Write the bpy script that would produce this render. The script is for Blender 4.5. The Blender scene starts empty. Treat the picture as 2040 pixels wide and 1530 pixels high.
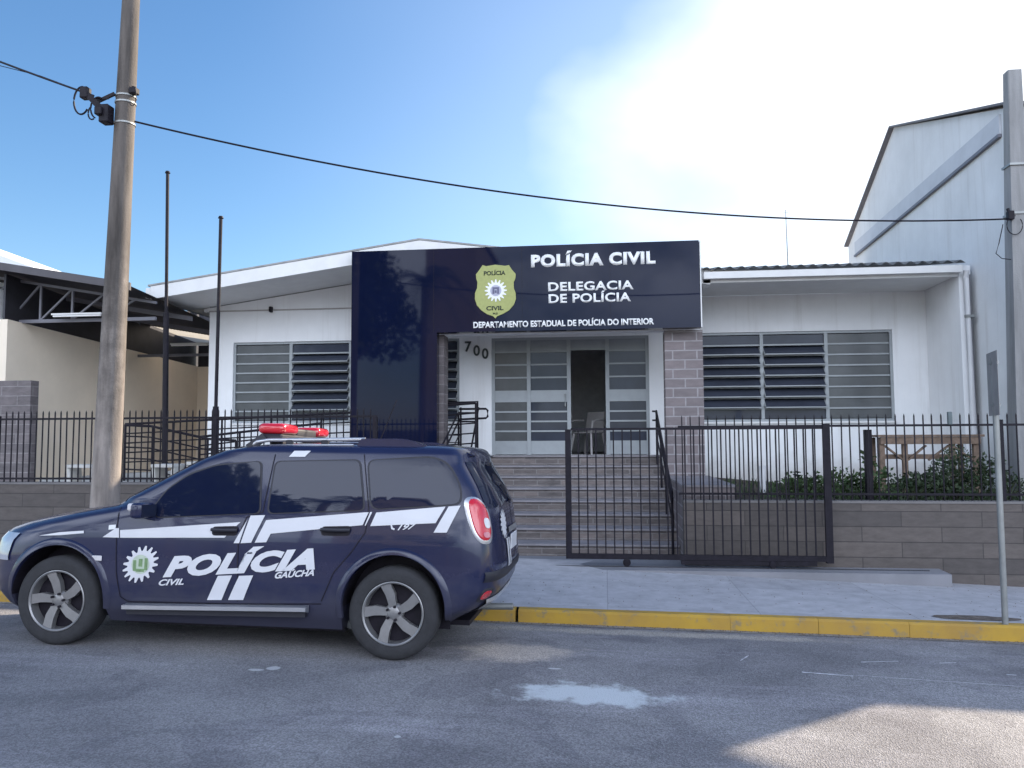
import bpy, bmesh, math, random
import numpy as np
from mathutils import Vector, Matrix, noise
random.seed(7)
SC = bpy.context.scene
C = SC.collection
R = math.radians

# ------------------------------------------------------------------ camera
FPX, H0 = 1600.0, 1.68
YAW, PIT, ROLL = R(6.606), R(3.952), R(-0.271)
fw = Vector((-math.sin(YAW)*math.cos(PIT), math.cos(YAW)*math.cos(PIT), math.sin(PIT)))
_r = Vector((math.cos(YAW), math.sin(YAW), 0)); _u = _r.cross(fw)
CR = _r*math.cos(ROLL)+_u*math.sin(ROLL); CU = -_r*math.sin(ROLL)+_u*math.cos(ROLL)
cam = bpy.data.objects.new('camera', bpy.data.cameras.new('camera')); C.objects.link(cam)
cam.matrix_world = Matrix(((CR.x, CU.x, -fw.x, 0), (CR.y, CU.y, -fw.y, 0), (CR.z, CU.z, -fw.z, H0), (0, 0, 0, 1)))
cam.data.sensor_width = 36; cam.data.lens = FPX/2040*36; cam.data.clip_end = 2000
SC.camera = cam

# ------------------------------------------------------------------ light and sky
SUN_AZ, SUN_EL = R(49), R(28.6)          # azimuth clockwise from +Y
SDIR = Vector((math.sin(SUN_AZ)*math.cos(SUN_EL), math.cos(SUN_AZ)*math.cos(SUN_EL), math.sin(SUN_EL)))
w = bpy.data.worlds.new("World"); SC.world = w; w.use_nodes = True
nt = w.node_tree; nt.nodes.clear()
def N(nt, t, **k):
    n = nt.nodes.new(t)
    for a, b in k.items(): setattr(n, a, b)
    return n
sky = N(nt, 'ShaderNodeTexSky', sky_type='NISHITA', sun_disc=False, sun_elevation=SUN_EL, sun_rotation=SUN_AZ, air_density=1.0, dust_density=0.6, ozone_density=2.2)
bg = N(nt, 'ShaderNodeBackground'); bg.inputs[1].default_value = 0.12
out = N(nt, 'ShaderNodeOutputWorld')
tc = N(nt, 'ShaderNodeTexCoord')
# thin bright cloud veil on the sun side, and a bright cloud bank added behind the camera to light the facade
def wn(scale, det, rg, vec):
    n_ = N(nt, 'ShaderNodeTexNoise'); n_.inputs['Scale'].default_value = scale; n_.inputs['Detail'].default_value = det; n_.inputs['Roughness'].default_value = rg
    nt.links.new(vec, n_.inputs['Vector']); return n_.outputs[0]
def wmath(op, a, b=None, c=None):
    m_ = N(nt, 'ShaderNodeMath', operation=op)
    for i_, v_ in enumerate((a, b, c)):
        if v_ is None: continue
        if isinstance(v_, (int, float)): m_.inputs[i_].default_value = v_
        else: nt.links.new(v_, m_.inputs[i_])
    return m_.outputs[0]
def wsmooth(v, a, b):
    m_ = N(nt, 'ShaderNodeMapRange', interpolation_type='SMOOTHSTEP'); m_.inputs[1].default_value = a; m_.inputs[2].default_value = b; nt.links.new(v, m_.inputs[0]); return m_.outputs[0]
def wdot(az, el):
    d_ = N(nt, 'ShaderNodeVectorMath', operation='DOT_PRODUCT'); d_.inputs[1].default_value = (math.sin(R(az))*math.cos(R(el)), math.cos(R(az))*math.cos(R(el)), math.sin(R(el)))
    nt.links.new(tc.outputs['Generated'], d_.inputs[0]); return d_.outputs['Value']
mp = N(nt, 'ShaderNodeMapping'); mp.inputs['Scale'].default_value = (1, 1, 1.6); mp.inputs['Rotation'].default_value = (0, R(-28), 0)
nt.links.new(tc.outputs['Generated'], mp.inputs[0])
nA = wn(1.9, 3, .45, mp.outputs[0]); nB = wn(1.5, 7, .6, mp.outputs[0])
nC = wn(2.0, 5, .5, mp.outputs[0])
front = wsmooth(wmath('MULTIPLY_ADD', nC, .36, wdot(38, 20)), .93, 1.19)
wisp = wmath('MULTIPLY', wsmooth(wmath('MULTIPLY_ADD', nA, .12, wdot(25, 10)), .66, 1.08), .20)
sepz = N(nt, 'ShaderNodeSeparateXYZ'); nt.links.new(tc.outputs['Generated'], sepz.inputs[0])
rear = wmath('MULTIPLY', wmath('MULTIPLY', wsmooth(wdot(180, 12), .10, .60), wsmooth(nB, .30, .50)), wmath('MULTIPLY', wsmooth(sepz.outputs[2], .85, .5), wsmooth(sepz.outputs[2], -.05, .22)))
cm = wmath('MAXIMUM', wmath('MAXIMUM', front, wisp), rear)
mx = N(nt, 'ShaderNodeMix', data_type='RGBA'); cc = N(nt, 'ShaderNodeMix', data_type='RGBA'); cc.inputs[6].default_value = (5.6, 5.9, 6.3, 1); cc.inputs[7].default_value = (14.5, 16.0, 18.8, 1)
nt.links.new(rear, cc.inputs[0]); nt.links.new(cc.outputs[2], mx.inputs[7])
hs = N(nt, 'ShaderNodeHueSaturation'); hs.inputs['Saturation'].default_value = 1.2; hs.inputs['Value'].default_value = .84
nt.links.new(sky.outputs[0], hs.inputs['Color'])
nt.links.new(cm, mx.inputs[0]); nt.links.new(hs.outputs[0], mx.inputs[6]); nt.links.new(mx.outputs[2], bg.inputs[0]); nt.links.new(bg.outputs[0], out.inputs[0])
sl = bpy.data.lights.new('sun', 'SUN'); sl.energy = 5.0; sl.angle = R(.53); sl.color = (1, .85, .64)
so = bpy.data.objects.new('sun', sl); C.objects.link(so)
so.rotation_euler = (-SDIR).to_track_quat('-Z', 'Y').to_euler()
so.location = (20, 20, 20)
SC.view_settings.view_transform = 'Standard'; SC.view_settings.look = 'None'; SC.view_settings.gamma = 1
SC.view_settings.exposure = 1.1
SC.cycles.max_bounces = 8

# ------------------------------------------------------------------ helpers
def ray(px, py): return fw + CR*((px-1020)/FPX) - CU*((py-765)/FPX)
def at(px, py, X=None, Y=None, Z=None):
    d = ray(px, py)
    t = Y/d.y if Y is not None else (X/d.x if X is not None else (Z-H0)/d.z)
    return d*t + Vector((0, 0, H0))
ORG = {}
def reg(o, v): ORG[o.name] = Vector(v); return o
def tag(o, label=None, cat=None, group=None, kind=None):
    if label: o['label'] = label
    if cat: o['category'] = cat
    if group: o['group'] = group
    if kind: o['kind'] = kind
    return o
def empty(name, loc, label, cat, group=None):
    o = bpy.data.objects.new(name, None); C.objects.link(o); o.location = loc; o.empty_display_size = .2
    reg(o, loc); return tag(o, label, cat, group)
def obj(name, bm, mat, parent=None, smooth=False, origin=None, label=None, solid=0):
    """bm is in world coordinates; the object's origin goes to the parent's origin, or to `origin`"""
    po = ORG[parent.name] if parent else Vector((0, 0, 0))
    og = Vector(origin) if origin is not None else po
    if og.length: bmesh.ops.translate(bm, verts=bm.verts, vec=-og)
    me = bpy.data.meshes.new(name); bm.to_mesh(me); bm.free()
    if mat: me.materials.append(mat)
    if smooth:
        for p in me.polygons: p.use_smooth = True
        try: me.set_sharp_from_angle(angle=R(38))
        except Exception: pass
    o = bpy.data.objects.new(name, me); C.objects.link(o)
    if parent: o.parent = parent
    o.location = og-po; reg(o, og)
    if label: o['label'] = label
    return o
def B(): return bmesh.new()
def box(bm, x0, x1, y0, y1, z0, z1, bev=0):
    r = bmesh.ops.create_cube(bm, size=1)
    vs = r['verts']
    for v in vs: v.co = Vector(((x0+x1)/2+v.co.x*(x1-x0), (y0+y1)/2+v.co.y*(y1-y0), (z0+z1)/2+v.co.z*(z1-z0)))
    if bev:
        es = list({e for v in vs for e in v.link_edges})
        bmesh.ops.bevel(bm, geom=es, offset=bev, segments=1 if bev < .02 else 3, affect='EDGES', profile=.5)
    return bm
def bar(bm, p0, p1, w, d=None, r1=None, n=0):
    """rectangular (n=0) or round bar between two points"""
    p0 = Vector(p0); p1 = Vector(p1); a = (p1-p0); L = a.length
    if L < 1e-6: return bm
    q = a.to_track_quat('Z', 'Y').to_matrix().to_4x4(); q.translation = (p0+p1)/2
    if n:
        bmesh.ops.create_cone(bm, cap_ends=True, segments=n, radius1=w, radius2=(w if r1 is None else r1), depth=L, matrix=q)
    else:
        bmesh.ops.create_cube(bm, size=1, matrix=q @ Matrix.Diagonal((w, d or w, L, 1)))
    return bm
def tube(bm, pts, r, n=8):
    pts = [Vector(p) for p in pts]; rings = []
    for i, p in enumerate(pts):
        a = (pts[min(i+1, len(pts)-1)]-pts[max(i-1, 0)]).normalized()
        s = a.cross(Vector((0, 0, 1))); s = s.normalized() if s.length > 1e-4 else Vector((1, 0, 0)); t = a.cross(s).normalized()
        rings.append([bm.verts.new(p+(s*math.cos(k*2*math.pi/n)+t*math.sin(k*2*math.pi/n))*r) for k in range(n)])
    for a, b in zip(rings, rings[1:]):
        for k in range(n): bm.faces.new((a[k], a[(k+1) % n], b[(k+1) % n], b[k]))
    bm.faces.new(rings[0][::-1]); bm.faces.new(rings[-1])
    return bm
def prism(bm, pts, off):
    """extrude a closed 3D polygon by vector off"""
    a = [bm.verts.new(p) for p in pts]; b = [bm.verts.new(Vector(p)+Vector(off)) for p in pts]
    bm.faces.new(a); bm.faces.new(b[::-1]); n = len(a)
    for i in range(n): bm.faces.new((a[i], b[i], b[(i+1) % n], a[(i+1) % n]))
    bmesh.ops.recalc_face_normals(bm, faces=bm.faces)
    return bm
def lathe(bm, prof, c, axis='y', n=40):
    rings = []
    for (r, h) in prof:
        ring = []
        for k in range(n):
            a = 2*math.pi*k/n
            if axis == 'y': p = (c[0]+r*math.cos(a), c[1]+h, c[2]+r*math.sin(a))
            else: p = (c[0]+r*math.cos(a), c[1]+r*math.sin(a), c[2]+h)
            ring.append(bm.verts.new(p))
        rings.append(ring)
    for a, b in zip(rings, rings[1:]):
        for k in range(n): bm.faces.new((a[k], a[(k+1) % n], b[(k+1) % n], b[k]))
    bmesh.ops.recalc_face_normals(bm, faces=bm.faces)
    return bm

# ------------------------------------------------------------------ materials
MATS = {}
def mat(name, col, rough=.6, var=.15, scale=3., bump=0., bscale=60., metal=0., coat=0., spec=.5, var2=0., detail=6, emis=None, streak=False):
    if name in MATS: return MATS[name]
    m = bpy.data.materials.new(name); m.use_nodes = True; t = m.node_tree; b = t.nodes['Principled BSDF']
    b.inputs['Roughness'].default_value = rough; b.inputs['Metallic'].default_value = metal
    b.inputs['Coat Weight'].default_value = coat; b.inputs['Coat Roughness'].default_value = .04
    b.inputs['Specular IOR Level'].default_value = spec
    g = N(t, 'ShaderNodeNewGeometry')
    mp = N(t, 'ShaderNodeMapping'); mp.inputs['Scale'].default_value = (1, 1, .12) if streak else (1, 1, 1)
    t.links.new(g.outputs['Position'], mp.inputs[0])
    n = N(t, 'ShaderNodeTexNoise'); n.inputs['Scale'].default_value = scale; n.inputs['Detail'].default_value = detail; n.inputs['Roughness'].default_value = .62
    t.links.new(mp.outputs[0], n.inputs['Vector'])
    r = N(t, 'ShaderNodeMapRange'); r.inputs[1].default_value = .3; r.inputs[2].default_value = .7; r.inputs[3].default_value = 1-var; r.inputs[4].default_value = 1+var
    t.links.new(n.outputs[0], r.inputs[0])
    mul = N(t, 'ShaderNodeVectorMath', operation='SCALE'); mul.inputs[0].default_value = col[:3]; t.links.new(r.outputs[0], mul.inputs['Scale'])
    t.links.new(mul.outputs[0], b.inputs['Base Color'])
    if bump:
        n2 = N(t, 'ShaderNodeTexNoise'); n2.inputs['Scale'].default_value = bscale; n2.inputs['Detail'].default_value = 4
        t.links.new(g.outputs['Position'], n2.inputs['Vector'])
        bp = N(t, 'ShaderNodeBump'); bp.inputs['Strength'].default_value = bump; bp.inputs['Distance'].default_value = .01
        t.links.new(n2.outputs[0], bp.inputs['Height']); t.links.new(bp.outputs[0], b.inputs['Normal'])
    if emis: b.inputs['Emission Color'].default_value = (*emis[:3], 1); b.inputs['Emission Strength'].default_value = emis[3]
    MATS[name] = m; return m
def tile_mat(name, c1, c2, mortar, bw=.55, bh=.14, ms=.012, bump=.4, off=.5, var=.3, mbump=.6):
    m = bpy.data.materials.new(name); m.use_nodes = True; t = m.node_tree; b = t.nodes['Principled BSDF']; b.inputs['Roughness'].default_value = .75
    g = N(t, 'ShaderNodeNewGeometry'); s = N(t, 'ShaderNodeSeparateXYZ'); t.links.new(g.outputs['Position'], s.inputs[0])
    a = N(t, 'ShaderNodeMath', operation='ADD'); t.links.new(s.outputs[0], a.inputs[0]); t.links.new(s.outputs[1], a.inputs[1])
    cb = N(t, 'ShaderNodeCombineXYZ'); t.links.new(a.outputs[0], cb.inputs[0]); t.links.new(s.outputs[2], cb.inputs[1])
    br = N(t, 'ShaderNodeTexBrick'); br.offset = off; br.inputs['Scale'].default_value = 1; br.inputs['Brick Width'].default_value = bw; br.inputs['Row Height'].default_value = bh
    br.inputs['Mortar Size'].default_value = ms; br.inputs['Mortar Smooth'].default_value = .3; br.inputs['Bias'].default_value = 0
    br.inputs['Color1'].default_value = (*c1, 1); br.inputs['Color2'].default_value = (*c2, 1); br.inputs['Mortar'].default_value = (*mortar, 1)
    t.links.new(cb.outputs[0], br.inputs['Vector'])
    n = N(t, 'ShaderNodeTexNoise'); n.inputs['Scale'].default_value = 5; n.inputs['Detail'].default_value = 8; n.inputs['Roughness'].default_value = .7
    mp = N(t, 'ShaderNodeMapping'); mp.inputs['Scale'].default_value = (1, 1, 3); t.links.new(g.outputs['Position'], mp.inputs[0]); t.links.new(mp.outputs[0], n.inputs['Vector'])
    r = N(t, 'ShaderNodeMapRange'); r.inputs[1].default_value = .3; r.inputs[2].default_value = .7; r.inputs[3].default_value = 1-var; r.inputs[4].default_value = 1+var
    t.links.new(n.outputs[0], r.inputs[0])
    mul = N(t, 'ShaderNodeVectorMath', operation='SCALE'); t.links.new(br.outputs[0], mul.inputs[0]); t.links.new(r.outputs[0], mul.inputs['Scale'])
    t.links.new(mul.outputs[0], b.inputs['Base Color'])
    bp = N(t, 'ShaderNodeBump'); bp.inputs['Strength'].default_value = mbump; bp.inputs['Distance'].default_value = .01; bp.invert = True
    t.links.new(br.outputs['Fac'], bp.inputs['Height'])
    bp2 = N(t, 'ShaderNodeBump'); bp2.inputs['Strength'].default_value = bump; bp2.inputs['Distance'].default_value = .012
    t.links.new(n.outputs[0], bp2.inputs['Height']); t.links.new(bp.outputs[0], bp2.inputs['Normal']); t.links.new(bp2.outputs[0], b.inputs['Normal'])
    return m
M_wall = mat('white_render', (.80, .81, .83), .85, .05, 1.3, .15, 90)
def weather(m, amount=.5, zlo=.9, dirt=(.36, .33, .30)):
    """rain streaks and a splash-stained foot, fixed to the wall itself"""
    t = m.node_tree; b = t.nodes['Principled BSDF']; src = b.inputs['Base Color'].links[0].from_socket
    g = N(t, 'ShaderNodeNewGeometry'); mp_ = N(t, 'ShaderNodeMapping'); mp_.inputs['Scale'].default_value = (5, 5, .25); t.links.new(g.outputs['Position'], mp_.inputs[0])
    n_ = N(t, 'ShaderNodeTexNoise'); n_.inputs['Scale'].default_value = 1.3; n_.inputs['Detail'].default_value = 8; n_.inputs['Roughness'].default_value = .7; t.links.new(mp_.outputs[0], n_.inputs['Vector'])
    r_ = N(t, 'ShaderNodeMapRange', interpolation_type='SMOOTHSTEP'); r_.inputs[1].default_value = .50; r_.inputs[2].default_value = .78; r_.inputs[4].default_value = amount; t.links.new(n_.outputs[0], r_.inputs[0])
    n2_ = N(t, 'ShaderNodeTexNoise'); n2_.inputs['Scale'].default_value = 3; n2_.inputs['Detail'].default_value = 8; n2_.inputs['Roughness'].default_value = .7; t.links.new(g.outputs['Position'], n2_.inputs['Vector'])
    s_ = N(t, 'ShaderNodeSeparateXYZ'); t.links.new(g.outputs['Position'], s_.inputs[0])
    a_ = N(t, 'ShaderNodeMath', operation='MULTIPLY_ADD'); a_.inputs[1].default_value = -.9; t.links.new(n2_.outputs[0], a_.inputs[0]); t.links.new(s_.outputs[2], a_.inputs[2])
    f_ = N(t, 'ShaderNodeMapRange', interpolation_type='SMOOTHSTEP'); f_.inputs[1].default_value = zlo-.45; f_.inputs[2].default_value = zlo+.15; f_.inputs[3].default_value = .55; f_.inputs[4].default_value = 0; t.links.new(a_.outputs[0], f_.inputs[0])
    x_ = N(t, 'ShaderNodeMath', operation='MAXIMUM'); t.links.new(r_.outputs[0], x_.inputs[0]); t.links.new(f_.outputs[0], x_.inputs[1])
    c_ = N(t, 'ShaderNodeMix', data_type='RGBA'); c_.inputs[7].default_value = (*dirt, 1); t.links.new(x_.outputs[0], c_.inputs[0]); t.links.new(src, c_.inputs[6]); t.links.new(c_.outputs[2], b.inputs['Base Color'])
weather(M_wall, .26)
M_wall2 = mat('warehouse_render', (.72, .73, .74), .9, .10, .7, .25, 60)
weather(M_wall2, .30, .4)
M_carwall = mat('cream_render', (.80, .70, .58), .85, .06, 1.2, .15, 80)
M_trim = mat('white_paint', (.72, .72, .72), .5, .05, 4)
M_roof = mat('fibre_cement', (.32, .32, .32), .85, .25, 5, .3, 50)
M_grey = mat('grey_window_paint', (.31, .335, .355), .45, .06, 8, metal=.1)
M_black = mat('black_paint', (.016, .014, .020), .5, .3, 12, spec=.15)
M_glass = mat('window_glass', (.048, .055, .078), .05, .2, 1.5, spec=.25)
M_frost = mat('frosted_glass', (.085, .092, .10), .2, .2, 2, spec=.4)
M_dark = mat('dark_interior', (.06, .06, .065), .9, .1)
M_sign = mat('sign_acrylic', (.004, .007, .026), .035, .1, 1, spec=.22)
M_white = mat('white_vinyl', (.80, .80, .80), .5, .03)
M_lime = mat('shield_yellow', (.34, .36, .12), .5, .08, 20)
M_ink = mat('black_ink', (.03, .04, .02), .5, .1)
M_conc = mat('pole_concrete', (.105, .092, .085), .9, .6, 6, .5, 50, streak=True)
M_conc2 = mat('pale_pole_concrete', (.26, .26, .265), .9, .3, 5, .5, 50, streak=True)
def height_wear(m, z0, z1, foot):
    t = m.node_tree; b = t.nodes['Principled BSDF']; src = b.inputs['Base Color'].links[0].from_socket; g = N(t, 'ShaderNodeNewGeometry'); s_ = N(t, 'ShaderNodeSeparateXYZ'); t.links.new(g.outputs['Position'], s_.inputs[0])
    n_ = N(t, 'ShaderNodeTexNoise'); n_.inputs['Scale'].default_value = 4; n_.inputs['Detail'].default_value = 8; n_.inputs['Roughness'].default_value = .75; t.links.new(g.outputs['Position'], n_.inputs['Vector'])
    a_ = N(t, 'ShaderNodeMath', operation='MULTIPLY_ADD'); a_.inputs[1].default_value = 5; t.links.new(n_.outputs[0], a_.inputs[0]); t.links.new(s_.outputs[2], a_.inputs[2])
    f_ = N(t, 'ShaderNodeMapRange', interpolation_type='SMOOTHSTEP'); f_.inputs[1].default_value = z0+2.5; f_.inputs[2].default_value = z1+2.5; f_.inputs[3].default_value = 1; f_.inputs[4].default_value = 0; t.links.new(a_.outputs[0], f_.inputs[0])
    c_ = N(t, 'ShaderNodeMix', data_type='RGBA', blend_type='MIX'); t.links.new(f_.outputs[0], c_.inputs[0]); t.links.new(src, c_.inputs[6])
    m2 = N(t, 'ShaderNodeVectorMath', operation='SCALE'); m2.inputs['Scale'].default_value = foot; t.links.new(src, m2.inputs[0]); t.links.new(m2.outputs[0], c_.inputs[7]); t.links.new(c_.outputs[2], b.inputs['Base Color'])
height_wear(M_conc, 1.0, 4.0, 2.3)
M_side = mat('sidewalk_concrete', (.33, .33, .33), .9, .16, 1.1, .3, 70)
M_steel = mat('galvanised_steel', (.28, .29, .29), .45, .15, 6, metal=.5)
M_darkmetal = mat('dark_roof_sheet', (.035, .035, .045), .5, .25, 4, metal=.3)
M_truss = mat('truss_paint', (.16, .16, .19), .5, .1, 6)
M_wood = mat('weathered_wood', (.17, .12, .09), .85, .35, 14, .4, 60)
M_soil = mat('garden_soil', (.055, .042, .032), 1, .35, 8, .8, 30)
M_leaf = mat('leaf_green', (.050, .085, .030), .6, .45, 9, spec=.3)
M_leafd = mat('leaf_dark', (.040, .062, .030), .65, .45, 9, spec=.3)
M_bark = mat('bark', (.12, .09, .065), .95, .3, 10, .6, 25)
M_num = mat('house_number_metal', (.05, .06, .06), .4, .1)
M_stone = tile_mat('stone_cladding', (.17, .145, .15), (.12, .105, .11), (.22, .20, .205), .60, .165, .010)
M_wtile = tile_mat('wall_cladding', (.112, .094, .086), (.074, .064, .061), (.05, .043, .042), .95, .19, .006, bump=.3, var=.22)
M_stair = tile_mat('stair_cladding', (.165, .138, .132), (.10, .088, .088), (.20, .185, .185), .40, .083, .008, var=.35)
M_pillar = tile_mat('pillar_blocks', (.20, .168, .172), (.155, .134, .14), (.29, .27, .28), .40, .158, .014, var=.15)

# ------------------------------------------------------------------ ground
def zr(X, Y):  # road surface height
    z = -.0176*(X+1.617) if abs(X) < 14 else -.0176*(math.copysign(14, X)+1.617)
    return z - .045*max(0, min(Y, 7.85)-6.3)
M_road = bpy.data.materials.new('asphalt'); M_road.use_nodes = True
t = M_road.node_tree; b = t.nodes['Principled BSDF']; L = t.links.new
g = N(t, 'ShaderNodeNewGeometry')
def noise_n(t, src, sc, det=5, rg=.6, dist=0):
    n = N(t, 'ShaderNodeTexNoise'); n.inputs['Scale'].default_value = sc; n.inputs['Detail'].default_value = det; n.inputs['Roughness'].default_value = rg; n.inputs['Distortion'].default_value = dist
    t.links.new(src, n.inputs['Vector']); return n
def mrange(t, src, a, b_, c, d, smooth=False):
    r = N(t, 'ShaderNodeMapRange'); r.inputs[1].default_value = a; r.inputs[2].default_value = b_; r.inputs[3].default_value = c; r.inputs[4].default_value = d
    if smooth: r.interpolation_type = 'SMOOTHSTEP'
    t.links.new(src, r.inputs[0]); return r
def mixc(t, f, a, b_):
    m = N(t, 'ShaderNodeMix', data_type='RGBA')
    for i, v in ((0, f), (6, a), (7, b_)):
        if hasattr(v, 'is_output') or hasattr(v, 'links'): t.links.new(v, m.inputs[i])
        else: m.inputs[i].default_value = v
    return m.outputs[2]
pos = g.outputs['Position']
vor = N(t, 'ShaderNodeTexVoronoi'); vor.inputs['Scale'].default_value = 110; L(pos, vor.inputs['Vector'])
bw = N(t, 'ShaderNodeRGBToBW'); L(vor.outputs['Color'], bw.inputs[0])
grain = mrange(t, bw.outputs[0], .25, .8, .74, 1.32)
big = noise_n(t, pos, .55, 6, .6, .5); bigr = mrange(t, big.outputs[0], .34, .66, 0, 1, True)
base = mixc(t, bigr.outputs[0], (.160, .154, .168, 1), (.270, .262, .274, 1))
# dusty lighter tracks
mpd = N(t, 'ShaderNodeMapping'); mpd.inputs['Scale'].default_value = (.35, 1.3, 1); L(pos, mpd.inputs[0])
dn = noise_n(t, mpd.outputs[0], 1.1, 8, .68, .3); dnr = mrange(t, dn.outputs[0], .5, .72, 0, .75, True)
pn = noise_n(t, pos, .9, 3, .5, 1.5); pnr = mrange(t, pn.outputs[0], .56, .585, 0, .35, True)
base = mixc(t, pnr.outputs[0], base, (.13, .125, .145, 1))
base = mixc(t, dnr.outputs[0], base, (.36, .345, .375, 1))
# beige dust near the kerb
def blob(cx, cy, rx, ry, nscale, warp, lo, hi):
    s = N(t, 'ShaderNodeMapping'); s.inputs['Location'].default_value = (-cx/rx, -cy/ry, 0); s.inputs['Scale'].default_value = (1/rx, 1/ry, 0); L(pos, s.inputs[0])
    ln = N(t, 'ShaderNodeVectorMath', operation='LENGTH'); L(s.outputs[0], ln.inputs[0])
    nn = noise_n(t, pos, nscale, 8, .7)
    a = N(t, 'ShaderNodeMath', operation='MULTIPLY_ADD'); a.inputs[1].default_value = warp; L(nn.outputs[0], a.inputs[0]); L(ln.outputs['Value'], a.inputs[2])
    return mrange(t, a.outputs[0], lo, hi, 1, 0, True).outputs[0]
base = mixc(t, blob(-.75, 6.55, .55, .38, 3.5, 1.6, 1.2, 1.9), base, (.46, .40, .36, 1))
base = mixc(t, blob(.4, 7.55, 2.2, .14, 3.5, 1.6, 1.2, 1.9), base, (.36, .33, .30, 1))
L(blob(.4, 7.55, 2.2, .14, 3.5, 1.6, 1.2, 1.9), N(t, 'ShaderNodeMath').inputs[0])
sc_ = N(t, 'ShaderNodeVectorMath', operation='SCALE'); L(base, sc_.inputs[0]); L(grain.outputs[0], sc_.inputs['Scale'])
vw = noise_n(t, pos, 2.5, 5, .6); wv = N(t, 'ShaderNodeVectorMath', operation='MULTIPLY_ADD'); wv.inputs[1].default_value = (.5, .5, 0); L(vw.outputs['Color'], wv.inputs[0]); L(pos, wv.inputs[2])
vc = N(t, 'ShaderNodeTexVoronoi', feature='DISTANCE_TO_EDGE'); vc.inputs['Scale'].default_value = .55; L(wv.outputs[0], vc.inputs['Vector'])
ck = N(t, 'ShaderNodeMath', operation='MULTIPLY'); L(mrange(t, vc.outputs['Distance'], .001, .005, .28, 0, True).outputs[0], ck.inputs[0]); L(mrange(t, big.outputs[0], .42, .6, 0, 1, True).outputs[0], ck.inputs[1])
cracked = mixc(t, ck.outputs[0], sc_.outputs[0], (.05, .048, .055, 1))
mid_ = noise_n(t, pos, 28, 4, .7); cracked = mixc(t, mrange(t, mid_.outputs[0], .60, .75, 0, .5, True).outputs[0], cracked, (.34, .33, .35, 1))
stain = mixc(t, blob(-.12, 5.53, .68, .30, 5, 2.0, 1.45, 1.9), cracked, (.56, .59, .62, 1))
for (cx, cy, rx, ry) in ((-2.44, 5.78, .05, .05), (-2.55, 5.72, .06, .03), (-1.2, 4.6, .02, .02), (-.4, 6.1, .05, .02)):
    stain = mixc(t, blob(cx, cy, rx, ry, 30, .8, 1.2, 1.5), stain, (.5, .5, .52, 1))
L(stain, b.inputs['Base Color']); b.inputs['Roughness'].default_value = .82
bp = N(t, 'ShaderNodeBump'); bp.inputs['Strength'].default_value = .8; bp.inputs['Distance'].default_value = .008; L(vor.outputs['Distance'], bp.inputs['Height']); L(bp.outputs[0], b.inputs['Normal'])

KY = 7.85
def sheet(xs, ys, f):
    bm = B(); g = [[bm.verts.new((x, y, f(x, y))) for x in xs] for y in ys]
    for j in range(len(ys)-1):
        for i in range(len(xs)-1): bm.faces.new((g[j][i], g[j][i+1], g[j+1][i+1], g[j+1][i]))
    return bm
xs = [-400, -60, -14]+[x*.5 for x in range(-24, 25)]+[14, 60, 400]
tag(obj('ground', sheet([-600, 600], [-600, 600], lambda x, y: -.75), M_soil), kind='structure')
tag(obj('road', sheet(xs, [-9, -4, 0, 3, 5, 6.3, 7.0, KY], zr), M_road), kind='structure')
def zs(X, Y):  # pavement
    k = .045-.0136*(max(-14, min(14, X))+1.4)
    wl = .055-.040*max(0, min(X, 8)) + .02*max(0, min(-X, 8))
    s = (Y-KY)/(10.6-KY); return k*(1-s)+wl*s
# pavement material: poured slabs with joints
M_pav = tile_mat('pavement_slabs', (.43, .42, .44), (.38, .37, .39), (.30, .295, .31), 1.45, 1.35, .006, bump=.35, off=0, var=.20, mbump=.4)
_t = M_pav.node_tree
for l in list(_t.links):
    if l.to_node.bl_idname == 'ShaderNodeCombineXYZ' and l.to_socket.name == 'Y':
        _sep = [n for n in _t.nodes if n.bl_idname == 'ShaderNodeSeparateXYZ'][0]; _t.links.new(_sep.outputs[1], l.to_socket)
    elif l.to_node.bl_idname == 'ShaderNodeCombineXYZ' and l.to_socket.name == 'X':
        _t.links.new(_sep.outputs[0] if '_sep' in globals() else [n for n in _t.nodes if n.bl_idname == 'ShaderNodeSeparateXYZ'][0].outputs[0], l.to_socket)
tag(obj('pavement', sheet(xs, [KY+.13, 8.6, 9.4, 10.2, 10.9], zs), M_pav), kind='structure')
# kerb, painted yellow, in stone-long pieces with a broken one
M_yel = bpy.data.materials.new('kerb_yellow'); M_yel.use_nodes = True
t = M_yel.node_tree; b = t.nodes['Principled BSDF']; g = N(t, 'ShaderNodeNewGeometry'); n1 = noise_n(t, g.outputs['Position'], 7, 8, .7); n2 = noise_n(t, g.outputs['Position'], 1.6, 5, .6)
c_ = mixc(t, mrange(t, n2.outputs[0], .35, .65, 0, 1).outputs[0], (.47, .29, .030, 1), (.36, .215, .045, 1))
c_ = mixc(t, mrange(t, n1.outputs[0], .52, .66, 0, .85, True).outputs[0], c_, (.20, .17, .12, 1))
t.links.new(c_, b.inputs['Base Color']); b.inputs['Roughness'].default_value = .7
bp = N(t, 'ShaderNodeBump'); bp.inputs['Strength'].default_value = .5; bp.inputs['Distance'].default_value = .01; t.links.new(n1.outputs[0], bp.inputs['Height']); t.links.new(bp.outputs[0], b.inputs['Normal'])
bm = B()
x = -16.0; joints = [-.86]
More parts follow.
